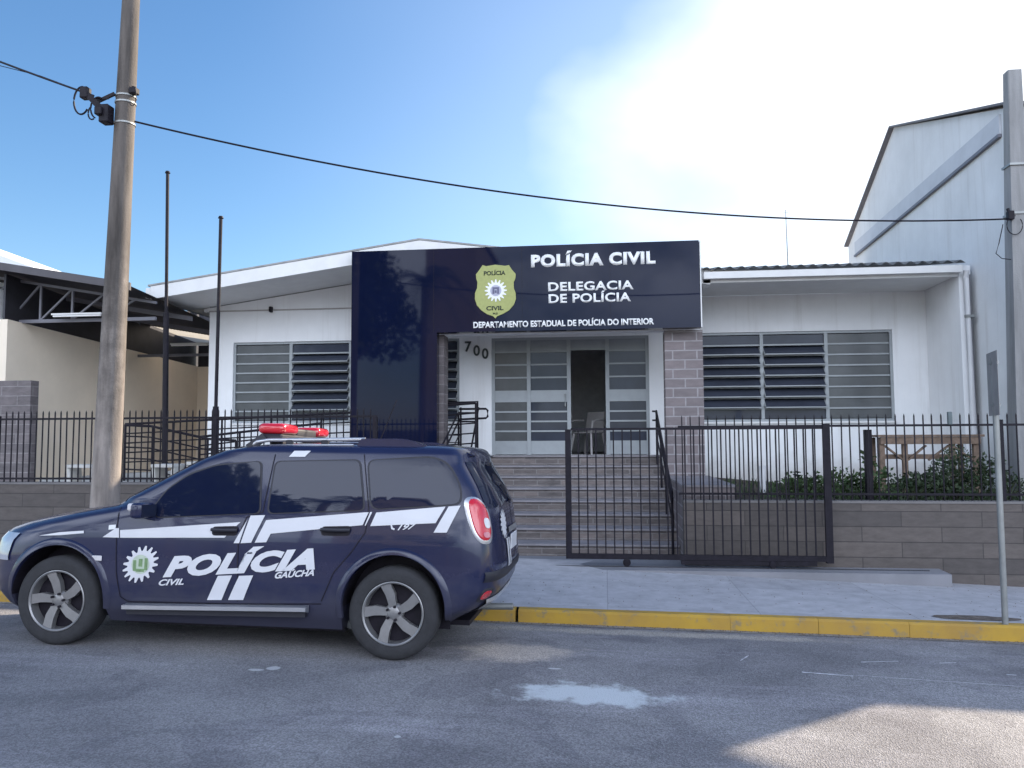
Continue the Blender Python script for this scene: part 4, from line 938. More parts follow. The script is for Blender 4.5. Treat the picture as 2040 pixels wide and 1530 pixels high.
# grit, bark chips and dry leaves lying in the gutter and along the wall foot
bm = B()
for _ in range(900):
    if random.random() < .7: x = random.uniform(-1.5, 4.6); y_ = KY-.01-abs(random.gauss(0, .05)); z = zr(x, y_)+.006
    else: x = random.uniform(-1.2, 5.2); y_ = random.uniform(8.1, 10.2); z = zs(x, y_)+.003
    r_ = random.uniform(.003, .012); a = random.uniform(0, 6.28); h = random.uniform(.002, .007)
    v = [bm.verts.new((x+r_*math.cos(a+k*2.1)*random.uniform(.6, 1.3), y_+r_*math.sin(a+k*2.1), z)) for k in range(3)]; tp = bm.verts.new((x, y_, z+h))
    for k in range(3): bm.faces.new((v[k], v[(k+1) % 3], tp))
tag(obj('litter', bm, mat('dry_litter', (.16, .12, .08), .95, .5, 40)), 'grit and dry leaf crumbs scattered along the gutter and pavement', 'litter', kind='stuff')
bm = B()
for _ in range(2600):
    x = random.uniform(1.75, 5.6); y_ = random.uniform(10.85, 14.6)
    if x < 2.5 and random.random() < .6: continue
    h = random.uniform(.04, .13); a = random.uniform(0, 6.28); z = zg(x, y_); dx_, dy_ = math.cos(a)*.012, math.sin(a)*.012
    l = Vector((random.uniform(-.04, .04), random.uniform(-.04, .04), h)); bm.faces.new((bm.verts.new((x-dx_, y_-dy_, z)), bm.verts.new((x+dx_, y_+dy_, z)), bm.verts.new(Vector((x, y_, z))+l)))
tag(obj('grass', bm, M_leafd), 'sparse weeds over the raised garden bed', 'grass', kind='stuff')
p = at(1520, 977, Y=12.4); bm = B(); bar(bm, (p.x, 12.4, .8), (p.x, 12.4, at(1520, 932, Y=12.4).z), .045, n=14); bar(bm, (p.x, 12.4, at(1520, 932, Y=12.4).z-.004), (p.x, 12.4, at(1520, 932, Y=12.4).z+.03), .052, n=14)
tag(obj('vent_pipe', bm, mat('pvc_pipe', (.6, .6, .6)), origin=(p.x, 12.4, .8), smooth=True), 'short white pipe stub rising from the garden bed behind the gate', 'pipe')
# wooden trestle table
tY = 12.3; a = at(1748, 866, Y=tY); b_ = at(1962, 866, Y=tY); tz = a.z
tt = empty('trestle_table', ((a.x+b_.x)/2, tY+.3, .86), 'weathered wooden trestle table standing against the white wall among shrubs', 'table')
for k in range(4):
    bm = B(); box(bm, a.x, b_.x, tY+.155*k, tY+.155*k+.145, tz-.035, tz-random.uniform(0, .005), .004); obj('plank', bm, M_wood, tt)
bm = B(); box(bm, a.x+.05, b_.x-.05, tY+.02, tY+.05, tz-.14, tz-.037); obj('apron_board', bm, M_wood, tt)
for xx in (a.x+.08, a.x+.40, b_.x-.42, b_.x-.10):
    bm = B(); box(bm, xx-.035, xx+.035, tY+.055, tY+.12, .82, tz-.04); obj('leg', bm, M_wood, tt)
for xx in (a.x+.10, b_.x-.12):
    bm = B(); box(bm, xx-.03, xx+.03, tY+.50, tY+.56, .82, tz-.04); obj('leg', bm, M_wood, tt)
zm = at(1850, 910, Y=tY).z
bm = B(); box(bm, a.x+.04, b_.x-.3, tY+.125, tY+.15, zm-.035, zm+.035); obj('stretcher', bm, M_wood, tt)
for x_a, x_b in ((a.x+.12, a.x+.38), (a.x+.70, a.x+.44), (b_.x-.42, b_.x-.14), (b_.x-.46, b_.x-.75)):
    bm = B(); bar(bm, (x_a, tY+.09, tz-.16), (x_b, tY+.09, zm-.05), .05, .025); obj('brace', bm, M_wood, tt)

# ------------------------------------------------------------------ what stands across the street behind the camera (mirrored in sign and glass)
def tree(loc, h, cr, n, lab, mt, size=.28, seed=0):
    random.seed(seed); e = empty('tree', loc, lab, 'tree', 'trees across the street'); L0 = Vector(loc)
    bm = B(); bar(bm, L0, L0+Vector((.1, 0, h*.55)), .22, r1=.12, n=10)
    for k in range(6):
        a = k*1.05; bar(bm, L0+Vector((.08, 0, h*(.35+.04*k))), L0+Vector((math.cos(a)*cr*.7, math.sin(a)*cr*.7, h*(.6+.05*k))), .08, r1=.03, n=7)
    obj('trunk', bm, M_bark, e)
    bm = B()
    for k in range(14):
        a = random.uniform(0, 6.28); rr = random.uniform(0, .75)*cr
        leaf_bm(bm, L0+Vector((math.cos(a)*rr, math.sin(a)*rr, h*random.uniform(.55, .9))), (cr*.42, cr*.42, cr*.34), n//14, size)
    obj('crown', bm, mt, e)
tree((-13.6, -12, .1), 12.5, 4.6, 11000, 'broad dark tree across the street on the left', M_leafd, size=.42, seed=21)
tree((-4.9, -13, .1), 4.6, 1.8, 1600, 'small round tree across the street', M_leaf, seed=22)
tree((-19, -11, .1), 8, 3.4, 3000, 'wide green tree far left across the street', M_leaf, seed=23)
random.seed(5)
PXX = -8.5
pt = empty('palm_tree', (PXX, -10.5, .1), 'tall palm tree across the street', 'palm tree', None)
bm = B(); tube(bm, [(PXX-.15, -10.5, 0), (PXX-.1, -10.5, 4), (PXX, -10.5, 9.4)], .16, 10); obj('trunk', bm, M_bark, pt, smooth=True)
for k in range(18):
    bm = B(); a = k*2.4; el_ = random.uniform(-.2, .9); pts = []
    for i in range(9):
        s = i/8*3.0; pts.append(Vector((PXX+math.cos(a)*s*math.cos(el_), -10.5+math.sin(a)*s*math.cos(el_), 9.4+s*math.sin(el_)-.28*s*s)))
    for i in range(8):
        d = (pts[i+1]-pts[i]).normalized(); sd = d.cross(Vector((0, 0, 1))).normalized()
        for sgn in (-1, 1):
            for j in range(3):
                p = pts[i].lerp(pts[i+1], j/3); q = p+sd*sgn*.55*(1-.5*i/8)+d*.2-Vector((0, 0, .22)); bm.faces.new((bm.verts.new(p), bm.verts.new(p+d*.06), bm.verts.new(q)))
    obj('frond', bm, M_leafd, pt)
hb = empty('opposite_house', (-8.2, -18, .1), 'tall narrow tan rendered building across the street', 'building')
bm = B(); box(bm, -9.7, -6.9, -24, -16, 0, 13); obj('wall', bm, mat('tan_render', (.34, .29, .27), .9, .1, .6), hb)
for zz in (1.4, 3.6):
    bm = B(); box(bm, -9.0, -7.8, -15.996, -15.95, zz, zz+1.3); obj('window', bm, M_glass, hb)
bm = B(); box(bm, -9.9, -6.7, -24.2, -15.8, 13.002, 13.2); obj('roof', bm, M_roof, hb)
bm = B(); box(bm, -30, 30, -14.6, -14.4, 0, 2.2); tag(obj('street_wall', bm, mat('old_wall', (.10, .10, .10), .9, .2, 1.2), origin=(0, -14.5, 0)), 'long plain wall across the street', 'wall')
random.seed(3)
#CAR#
# ------------------------------------------------------------------ police car
M_paint = mat('navy_car_paint', (.011, .015, .052), .30, .12, 1.2, coat=.55, spec=.3)
M_clad = mat('dark_plastic_trim', (.018, .018, .028), .55, .1, 10)
M_cglass = mat('tinted_car_glass', (.008, .012, .034), .03, .1, 1, spec=.36)
M_rub = mat('tyre_rubber', (.028, .028, .032), .85, .2, 12, .4, 60)
M_rim = mat('alloy_rim', (.26, .255, .26), .38, .1, 10, metal=.55)
M_chrome = mat('satin_silver', (.55, .56, .60), .28, .05, 10, metal=.75)
M_red = mat('red_lens', (.55, .015, .03), .15, .1, 8, coat=1.)
M_lens = mat('clear_lens', (.62, .60, .62), .12, .1, 8, coat=1.)
M_vin = mat('white_vinyl_car', (.62, .62, .66), .35, .04, 3)
M_grm = mat('crest_green', (.16, .26, .12), .5, .3, 30)
_t = M_paint.node_tree; _b = _t.nodes['Principled BSDF']; _src = _b.inputs['Base Color'].links[0].from_socket
_tc = N(_t, 'ShaderNodeTexCoord'); _sp = N(_t, 'ShaderNodeSeparateXYZ'); _t.links.new(_tc.outputs['Object'], _sp.inputs[0])
_n = noise_n(_t, _tc.outputs['Object'], 6, 8, .72); _a = N(_t, 'ShaderNodeMath', operation='MULTIPLY_ADD'); _a.inputs[1].default_value = -.55; _t.links.new(_n.outputs[0], _a.inputs[0]); _t.links.new(_sp.outputs[2], _a.inputs[2])
_m = mrange(_t, _a.outputs[0], .0, .40, .28, .02, True); _c = mixc(_t, _m.outputs[0], _src, (.11, .10, .095, 1)); _t.links.new(_c, _b.inputs['Base Color'])
_t.links.new(mrange(_t, _a.outputs[0], .0, .45, .65, .24).outputs[0], _b.inputs['Roughness']); _t.links.new(mrange(_t, _a.outputs[0], .0, .40, .1, .55).outputs[0], _b.inputs['Coat Weight'])
YC = 6.08+.905
MC = Matrix.Translation((-1.617, YC, -.026)) @ Matrix.Rotation(.0176, 4, 'Y') @ Matrix.Rotation(-.03, 4, 'X')
MCI = MC.inverted()
car = bpy.data.objects.new('police_car', None); C.objects.link(car); car.matrix_world = MC; reg(car, (0, 0, 0))
tag(car, 'dark navy police SUV at the kerb with white lettering and red light bar', 'car')
LV = np.array([(.20, -3.35, .32, .80), (.30, -3.50, .48, .865), (.40, -3.58, .68, .893), (.52, -3.62, .77, .905), (.70, -3.62, .80, .905), (.82, -3.58, .79, .90), (.90, -3.50, .78, .895),
 (.96, -3.34, .77, .888), (1.00, -3.18, .765, .882), (1.04, -3.00, .76, .877), (1.08, -2.80, .755, .871), (1.12, -2.54, .75, .862), (1.18, -2.41, .735, .85), (1.33, -2.14, .66, .81),
 (1.50, -1.84, .55, .765), (1.58, -1.64, .53, .738), (1.62, -1.42, .51, .71), (1.645, -1.2, .47, .65), (1.66, -.95, .36, .52), (1.668, -.7, .0, .25)])
ZD = np.linspace(.2, 1.668, 600); TAB = []
ker = np.exp(-np.linspace(-2, 2, 21)**2); ker /= ker.sum()
for c in (1, 2, 3):
    v = np.interp(ZD, LV[:, 0], LV[:, c]); pv = np.pad(v, 10, mode='reflect', reflect_type='odd'); TAB.append(np.convolve(pv, ker, 'valid'))
def lvl(z): return tuple(float(np.interp(z, ZD, T_)) for T_ in TAB)
def LL(z):
    s = min(1, max(0, (z-1.08)/.10)); Lf = .78*(1-s)+.34*s; s = min(1, max(0, (z-1.56)/.1)); return Lf*(1-s*.3), .30
NE = 3.4
def side_y(x, z):
    z = min(1.667, max(.2, z)); xf, xr, hw = lvl(z); Lf, Lb = LL(z)
    t = (xf+Lf-x)/Lf if x < xf+Lf else ((x-xr+Lb)/Lb if x > xr-Lb else 0)
    t = min(1, max(0, t)); return -hw*(1-t**NE)**(1/NE)
def back_x(y, z):
    xf, xr, hw = lvl(z); Lf, Lb = LL(z); return xr-Lb+Lb*(max(0, 1-min(1, abs(y)/hw)**NE))**(1/NE)
def front_x(y, z):
    xf, xr, hw = lvl(z); Lf, Lb = LL(z); return xf+Lf-Lf*(max(0, 1-min(1, abs(y)/hw)**NE))**(1/NE)
def cp(px, py):
    """where the sight line through a traced point meets the car's side skin, in car coordinates"""
    o = MCI @ Vector((0, 0, H0)); d = (MCI.to_3x3() @ ray(px, py)); y = -.88
    for _ in range(8):
        t = (y-o.y)/d.y; x, z = o.x+d.x*t, o.z+d.z*t; y = .5*y+.5*side_y(x, z)
    return (x, z)
# body skin
zl = sorted(set(list(np.linspace(.2, .9, 22))+list(np.linspace(.9, 1.14, 26))+list(np.linspace(1.14, 1.56, 26))+list(np.linspace(1.56, 1.667, 26))))
bm = B(); rings = []
K = 11
for z in zl:
    xf, xr, hw = lvl(z); Lf, Lb = LL(z); half = []
    for i in range(K+1):
        a = math.pi/2*i/K; half.append((xf+Lf-Lf*math.cos(a)**(2/NE), hw*math.sin(a)**(2/NE)))
    for i in range(1, 30): half.append(((xf+Lf)+(xr-Lb-xf-Lf)*i/30, hw))
    for i in range(K+1):
        a = math.pi/2*i/K; half.append((xr-Lb+Lb*math.sin(a)**(2/NE), hw*max(0, math.cos(a))**(2/NE)))
    pts = [(x, -y) for x, y in half]+[(x, y) for x, y in half[1:-1][::-1]]
    rings.append([bm.verts.new((x, y, z)) for x, y in pts])
n = len(rings[0])
for a, b_ in zip(rings, rings[1:]):
    for k in range(n): bm.faces.new((a[k], a[(k+1) % n], b_[(k+1) % n], b_[k]))
bm.faces.new(rings[0][::-1]); bm.faces.new(rings[-1]); bmesh.ops.recalc_face_normals(bm, faces=bm.faces)
body = obj('body', bm, M_paint, car, smooth=True)
WHX = (-.025, -2.80)
cb = B()
for wx in WHX:
    for s in (-1, 1):
        bmesh.ops.create_cone(cb, cap_ends=True, segments=64, radius1=.405, radius2=.405, depth=.5, matrix=Matrix.Translation((wx, s*.87, .365)) @ Matrix.Rotation(R(90), 4, 'X'))
        box(cb, wx-.405, wx+.405, s*.87-.25, s*.87+.25, .05, .36)
cme = bpy.data.meshes.new('cut'); 
# two overlapping solids: cut one after the other
cb.free()
def cut(fn):
    global body
    k = B(); fn(k); bmesh.ops.recalc_face_normals(k, faces=k.faces); me = bpy.data.meshes.new('cut'); k.to_mesh(me); k.free(); o = bpy.data.objects.new('cut', me); C.objects.link(o); o.matrix_world = MC
    m = body.modifiers.new('b', 'BOOLEAN'); m.operation = 'DIFFERENCE'; m.object = o; m.solver = 'EXACT'
    bpy.context.view_layer.update(); dg = bpy.context.evaluated_depsgraph_get(); nm = bpy.data.meshes.new_from_object(body.evaluated_get(dg)); body.modifiers.clear(); body.data = nm; bpy.data.objects.remove(o)
def arch(k):
    for wx in WHX:
        for s in (-1, 1):
            pts = []
            for i in range(41):
                a = math.pi*i/40; pts.append((wx+.405*math.cos(a), s*.62, .39+.405*math.sin(a)))
            pts += [(wx-.43, s*.62, .10), (wx+.43, s*.62, .10)]
            prism(k, pts, (0, s*.5, 0))
cut(arch)
for p in body.data.polygons: p.use_smooth = True
body.data.set_sharp_from_angle(angle=R(32))
if not body.data.materials: body.data.materials.append(M_paint)
for wx in WHX:
    for s in (-1, 1):
        bm = B(); prev = None
        for i in range(33):
            a = math.pi*i/32; c_, s__ = math.cos(a), math.sin(a)
            r = [bm.verts.new((wx+.40*c_, s*.62, .39+.40*s__)), bm.verts.new((wx+.40*c_, s*.885, .39+.40*s__))]
            if prev: bm.faces.new((prev[0], r[0], r[1], prev[1]))
            prev = r
        bm.faces.new([bm.verts.new((wx+.40*math.cos(math.pi*i/32), s*.625, .39+.40*math.sin(math.pi*i/32))) for i in range(33)]+[bm.verts.new((wx-.40, s*.625, .2)), bm.verts.new((wx+.40, s*.625, .2))])
        obj('wheel_well', bm, M_black, car)
        # flared arch lip
        bm = B(); prev = None
        for i in range(37):
            a = R(-12)+(math.pi+R(24))*i/36; ring = []
            for (rr, dy) in ((.402, .012), (.408, -.016), (.44, -.014), (.468, .006), (.475, .03)):
                x, z = wx+rr*math.cos(a), .39+rr*math.sin(a); yy = side_y(x, z); ring.append(bm.verts.new((x, (abs(yy)-dy)*s if True else 0, z)))
            if prev:
                for q in range(4): bm.faces.new((prev[q], ring[q], ring[q+1], prev[q+1]))
            prev = ring
        obj('arch_trim', bm, M_paint if s < 0 else M_paint, car, smooth=True)
def decal(bm, off, step=.05):
    bmesh.ops.triangulate(bm, faces=bm.faces[:]); cutgrid(bm, step)
    for v in bm.verts: x, z = v.co.x, v.co.y; v.co = Vector((x, side_y(x, z)-off, z))
    bmesh.ops.recalc_face_normals(bm, faces=bm.faces)
    if sum(f.normal.y*f.calc_area() for f in bm.faces) > 0: bmesh.ops.reverse_faces(bm, faces=bm.faces)
    return bm
def pd(*polys):
    bm = B()
    for p in polys: poly2d(bm, [cp(*q) for q in p])
    return bm
def mirror(bm):
    for v in bm.verts: v.co.y = -v.co.y
    bmesh.ops.reverse_faces(bm, faces=bm.faces); return bm
def rounded(pts, r=.04, n=5):
    pts = [Vector(p) for p in pts]; out = []; m = len(pts)
    for i, p in enumerate(pts):
        a, b_ = pts[i-1], pts[(i+1) % m]; da = (a-p); db = (b_-p); ra = min(r, da.length*.45); rb_ = min(r, db.length*.45)
        p0 = p+da.normalized()*ra; p1 = p+db.normalized()*rb_
        for k in range(n+1):
            t = k/n; out.append(p0*(1-t)**2+p*2*t*(1-t)+p1*t*t)
    return out
def glasspoly(pxs, nm, r=.05):
    pts = rounded([Vector(cp(*q)) for q in pxs], r)
    cx = sum((p for p in pts), Vector((0, 0)))/len(pts)
    for fl in (0, 1):
        bm = B(); poly2d(bm, [tuple(cx+(p-cx)*1.0+ (p-cx).normalized()*.016) for p in pts]); bm = decal(bm, .003); sobj = obj('window_seal', mirror(bm) if fl else bm, M_clad, car, smooth=True)
        bm = B(); poly2d(bm, [tuple(p) for p in pts]); bm = decal(bm, .007); obj('window', mirror(bm) if fl else bm, M_cglass, sobj, smooth=True, label=nm)
glasspoly([(312, 1030), (306, 1012), (335, 975), (378, 946), (430, 928), (520, 919), (517, 1022)], 'front door window')
glasspoly([(535, 1022), (551, 920), (716, 917), (725, 1016)], 'rear door window')
glasspoly([(741, 1014), (735, 917), (862, 912), (893, 925), (915, 965), (918, 990), (912, 1004)], 'rear quarter window', .07)
# windscreen and tailgate window
def faceglass(fn, z0, z1, w0, w1, off, nm, mt=M_cglass, yc=0):
    bm = B(); rows = []
    for j in range(15):
        z = z0+(z1-z0)*j/14; hwid = w0+(w1-w0)*j/14; hw = lvl(z)[2]; rows.append([bm.verts.new((fn(min(hw*.97, abs(yc+hwid*(i/12-1)))*1, z)+off, yc+hwid*(i/12-1), z)) for i in range(25)])
    for a, b_ in zip(rows, rows[1:]):
        for i in range(24): bm.faces.new((a[i], a[i+1], b_[i+1], b_[i]))
    return obj(nm, bm, mt, car, smooth=True)
faceglass(front_x, 1.15, 1.55, .78, .66, -.006, 'windscreen'); faceglass(back_x, 1.16, 1.52, .76, .66, .006, 'rear_window')
# door shut lines
def strip(pts, wd=.007):
    bm = B(); 
    for a, b_ in zip(pts, pts[1:]):
        a = Vector(a); b_ = Vector(b_); d = (b_-a).normalized(); s = Vector((-d.y, d.x))*wd/2; poly2d(bm, [a-s, b_-s, b_+s, a+s])
    return bm
LN = [[(243, 1010), (233, 1060), (232, 1140), (240, 1188), (255, 1198)], [(549, 905), (524, 1020), (492, 1030), (476, 1065), (474, 1198)], [(726, 905), (735, 1015), (728, 1060), (700, 1100), (665, 1140), (648, 1180), (640, 1198)], [(255, 1198), (474, 1203), (640, 1203)]]
bm = B()
for ln in LN:
    s_ = strip([cp(*q) for q in ln]); me = bpy.data.meshes.new('x'); s_.to_mesh(me); s_.free(); bm.from_mesh(me); bpy.data.meshes.remove(me)
obj('door_gap', decal(bm, .0045), M_black, car)
# white livery
obj('stripe', decal(pd([(78, 1067), (120, 1060), (168, 1057), (168, 1062), (120, 1066)], [(205, 1070), (232, 1052), (238, 1052), (238, 1071)], [(240, 1056), (480, 1040), (462, 1056), (448, 1071), (240, 1071)]), .006), M_vin, car)
obj('stripe', decal(pd([(531, 1036), (735, 1020), (723, 1046), (540, 1063), (531, 1080), (508, 1081)], [(738, 1020), (742, 1020), (729, 1047), (727, 1047)], [(750, 1021), (888, 1009), (868, 1042), (738, 1048)], [(894, 1009), (918, 1007), (890, 1061), (864, 1061)]), .006), M_vin, car)
obj('slash', decal(pd([(500, 1027), (529, 1026), (501, 1081), (480, 1082)], [(493, 1036), (477, 1082), (466, 1082), (471, 1073)]), .0065), M_vin, car)
obj('slash', decal(pd([(435, 1147), (463, 1146), (442, 1195), (413, 1195)], [(477, 1147), (505, 1146), (485, 1195), (455, 1195)]), .0065), M_vin, car)
obj('slash', decal(pd([(587, 898), (620, 898), (608, 910), (576, 910)]), .006, .03), M_vin, car)
def cartext(s, pl, pr, hpx, bold, shear, nm='lettering', mt=None, sp=1., off=.0075):
    a = Vector(cp(*pl)); c = Vector(cp(*pr)); h = cp(pl[0], pl[1]-hpx)[1]-a.y
    return obj(nm, decal(fit_text(s, a, c, h, bold, shear, sp), off, .045), mt or M_vin, car, label='white '+s+' lettering')
cartext('POLÍCIA', (325, 1147), (628, 1131), 37.5, .06, .36, sp=1.08)
cartext('CIVIL', (317, 1166), (367, 1164), 12, .03, .35)
cartext('GAÚCHA', (548, 1152), (626, 1146), 12.5, .035, .35)
cartext('197', (792, 1056), (830, 1053), 11, .02, .45)
obj('phone_icon', decal(pd([(778, 1044), (781, 1044), (783, 1051), (787, 1053), (786, 1056), (780, 1054)]), .0075), M_vin, car)
g0 = cp(281, 1124); g1 = cp(281, 1087); gr = g1[1]-g0[1]
bm = B(); gear2d(bm, g0[0], g0[1], gr, 16, tooth=.26)
for v in bm.verts:  # the decal leans forward with the lettering
    v.co.x += (v.co.y-g0[1])*.25
obj('gear_emblem', decal(bm, .0075), M_vin, car)
bm = B(); disc2d(bm, g0[0], g0[1], gr*.52); gm = obj('emblem_ring', decal(bm, .0095), mat('pale_emblem', (.45, .52, .42), .5, .15, 20), car)
bm = B(); 
for (u0, u1, v0, v1) in ((-.42, -.24, -.36, .22), (.24, .42, -.30, .34), (-.24, .24, -.40, -.24), (-.1, .12, -.12, .3)): poly2d(bm, [(g0[0]+gr*u0, g0[1]+gr*v0), (g0[0]+gr*u1, g0[1]+gr*v0), (g0[0]+gr*u1, g0[1]+gr*v1), (g0[0]+gr*u0, g0[1]+gr*v1)])
obj('crest', decal(bm, .0115), M_grm, car)
# reflective body rub line, side repeater, badge
obj('badge', decal(pd([(218, 1046), (232, 1045), (231, 1054), (217, 1055)]), .006, .02), M_chrome, car)
bm = B(); a = cp(178, 1106); c = cp(203, 1120); box(bm, a[0], c[0], 0, .012, c[1]+.01, a[1], .005)
for v in bm.verts: v.co.y += side_y(v.co.x, v.co.z)-.012+.0
obj('side_repeater', bm, M_lens, car)
# door handles: dark bowl and grip
for (x0_, y0_, x1_, y1_) in ((424, 1051, 474, 1066), (641, 1051, 698, 1066)):
    a = cp(x0_, y0_); c = cp(x1_, y0_); zc = (cp(x0_, y0_)[1]+cp(x1_, y1_)[1])/2
    bm = B(); poly2d(bm, [tuple(p) for p in rounded([(a[0], zc-.035), (c[0], zc-.03), (c[0]+.01, zc+.045), (a[0], zc+.035)], .03)]); bw_ = obj('handle_bowl', decal(bm, .008), M_black, car)
    bm = B(); pts = []
    for i in range(9):
        u = i/8; x = a[0]+(c[0]-a[0])*u; pts.append((x, side_y(x, zc)-.014-.028*math.sin(math.pi*u), zc+.012))
    tube(bm, pts, .014, 8); obj('handle', bm, M_clad, bw_, smooth=True)
# lower cladding and silver side step
bm = B(); a = cp(249, 1203); c = cp(609, 1208); zc = (a[1]+c[1])/2
tl = (c[1]-a[1])/(c[0]-a[0])*.6
prism(bm, [(a[0]+.03, -.975, zc-.042), (a[0]+.03, -.975, zc-.012), (a[0]+.03, -.90, zc-.006), (a[0]+.03, -.90, zc-.06)], (c[0]-a[0]-.0, 0, .035)); obj('side_step', bm, M_chrome, car)
bm = B(); prism(bm, [(a[0]+.04, -.92, zc-.09), (a[0]+.04, -.92, zc-.044), (a[0]+.04, -.80, zc-.044), (a[0]+.04, -.80, zc-.09)], (c[0]-a[0]-.03, 0, .03)); obj('step_bracket', bm, M_clad, car)
bm = B(); box(bm, -2.3, -.45, -.72, .72, .17, .26); box(bm, -3.2, .5, -.45, .45, .20, .24); obj('underbody', bm, M_black, car)
bm = B(); tube(bm, [(-1.0, -.55, .20), (-.55, -.62, .22), (-.4, -.66, .21)], .035, 8); tube(bm, [(.45, .2, .24), (.78, .2, .25)], .03, 10); obj('exhaust', bm, M_steel, car, smooth=True)
# wheels
def wheel(wx, s):
    yo = s*.895; e = None
    def L2(prof): return [(r, h*s) for r, h in prof]
    c_ = (wx, yo, .352)
    bm = B(); lathe(bm, L2([(.235, -.02), (.25, .0), (.30, .006), (.332, -.004), (.350, -.026), (.354, -.055), (.354, -.165), (.350, -.19), (.32, -.215), (.235, -.21)]), c_, 'y', 56)
    ty = obj('wheel', bm, M_rub, car, smooth=True)
    bm = B(); lathe(bm, L2([(.236, -.018), (.243, -.002), (.236, .002), (.226, -.006), (.222, -.03), (.215, -.12)]), c_, 'y', 56); obj('rim', bm, M_rim, ty, smooth=True)
    bm = B(); lathe(bm, L2([(.001, -.085), (.222, -.085)]), c_, 'y', 40); obj('brake_disc', bm, M_black, ty)
    bm = B()
    for k in range(5):
        a0 = 2*math.pi*k/5+.45; P = []
        prof = [(.055, -.55), (.10, -.30), (.150, -.19), (.205, -.04), (.228, -.02), (.228, .34), (.205, .33), (.15, .31), (.10, .36), (.055, .55)]
        vs = [(r, a0+da*(1 if True else 0)) for r, da in prof]
        def pt(r, a, d): return bm.verts.new((wx+r*math.cos(a)*1, yo-s*d*-1 if False else yo+s*(-.012-.02*(1-r/.23)+d), .352+r*math.sin(a)))
        f = [pt(r, a, 0) for r, a in vs]; bk_ = [pt(r, a, -.05) for r, a in vs]
        bm.faces.new(f); bm.faces.new(bk_[::-1])
        for i in range(len(f)): bm.faces.new((f[i], bk_[i], bk_[(i+1) % len(f)], f[(i+1) % len(f)]))
    bmesh.ops.recalc_face_normals(bm, faces=bm.faces)
    lathe(bm, L2([(.001, .0), (.035, .0), (.06, -.012), (.075, -.03), (.075, -.07)]), (wx, yo-s*.022, .352), 'y', 24); obj('spokes', bm, M_rim, ty, smooth=True)
    bm = B()
    for k in range(5):
        a = 2*math.pi*k/5+.1; q = Matrix.Translation((wx+.052*math.cos(a), yo-s*.02, .352+.052*math.sin(a))) @ Matrix.Rotation(R(90), 4, 'X'); bmesh.ops.create_cone(bm, cap_ends=True, segments=10, radius1=.010, radius2=.010, depth=.03, matrix=q)
    obj('lug_bolt', bm, M_black, ty)
for wx in WHX:
    for s in (-1, 1): wheel(wx, s)
# mirrors
for s in (-1, 1):
    bm = B(); box(bm, -2.12, -2.02, -.075, .075, 1.03, 1.155, .03)
    for v in bm.verts: v.co.y += -.97; v.co.x += (v.co.y+1.0)*.35
    bar(bm, (-2.02, -.84, 1.03), (-2.05, -.95, 1.06), .05, .06)
    if s > 0: mirror(bm)
    mo = obj('side_mirror', bm, M_paint, car, smooth=True)
    bm = B(); box(bm, -2.135, -2.10, -.065, .03, 1.09, 1.15, .012)
    for v in bm.verts: v.co.y += -.985; v.co.x += (v.co.y+1.0)*.35
    if s > 0: mirror(bm)
    obj('mirror_glint', bm, M_lens, mo)  # pale piece standing in for the sky's reflection on the mirror housing
    bm = B(); box(bm, -2.018, -2.012, -.062, .062, 1.045, 1.14)
    for v in bm.verts: v.co.y += -.97; v.co.x += (v.co.y+1.0)*.35
    if s > 0: mirror(bm)
    obj('mirror_glass', bm, M_cglass, mo)
# roof rails: silver front bar, dark rear fairing
for s in (-1, 1):
    bm = B(); tube(bm, [(-1.36, s*.655, 1.60), (-1.28, s*.65, 1.655), (-1.18, s*.645, 1.672), (-.36, s*.645, 1.688)], .016, 10); obj('roof_rail', bm, M_chrome, car, smooth=True)
    bm = B(); tube(bm, [(-1.16, s*.67, 1.625), (-.45, s*.67, 1.640)], .009, 8); obj('roof_rail', bm, M_chrome, car, smooth=True)
    bm = B(); prism(bm, [(-.44, s*.60, 1.60), (-.40, s*.60, 1.697), (-.05, s*.60, 1.70), (.08, s*.60, 1.675), (.27, s*.60, 1.595)], (0, s*.075, -.006)); bmesh.ops.bevel(bm, geom=bm.edges[:], offset=.012, segments=2, affect='EDGES'); obj('rail_fairing', bm, M_paint, car, smooth=True)
    for xx in (-1.0, -.7): bm = B(); box(bm, xx-.03, xx+.03, s*.645-.018, s*.645+.018, 1.60, 1.68, .008); obj('rail_foot', bm, M_clad, car)
bm = B(); prism(bm, [(.22, -.62, 1.575), (.30, -.62, 1.625), (.47, -.60, 1.60), (.53, -.58, 1.565)], (0, 1.24, 0)); bmesh.ops.bevel(bm, geom=bm.edges[:], offset=.012, segments=2, affect='EDGES'); sp_ = obj('spoiler', bm, M_paint, car, smooth=True)
# light bar across the roof
lb = bpy.data.objects.new('light_bar', None)
bm = B(); box(bm, -1.29, -1.09, -.60, .60, 1.675, 1.725, .015); box(bm, -1.22, -1.12, -.50, -.42, 1.62, 1.69); box(bm, -1.22, -1.12, .42, .50, 1.62, 1.69); lbo = obj('light_bar', bm, M_clad, car)
for y0_, y1_ in ((-.60, -.26), (.22, .52)):
    bm = B(); box(bm, -1.31, -1.07, y0_, y1_, 1.726, 1.815, .040); obj('red_lens', bm, M_red, lbo, smooth=True)
bm = B(); box(bm, -1.27, -1.10, -.235, .235, 1.70, 1.785, .02); obj('siren', bm, M_clad, lbo, smooth=True)
bm = B(); box(bm, -1.315, -1.295, -.58, -.50, 1.655, 1.70, .004); obj('work_light', bm, M_lens, lbo)
bm = B(); bar(bm, (-1.35, -.66, 1.60), (-1.24, -.60, 1.70), .05, .07); obj('mount', bm, M_clad, lbo)
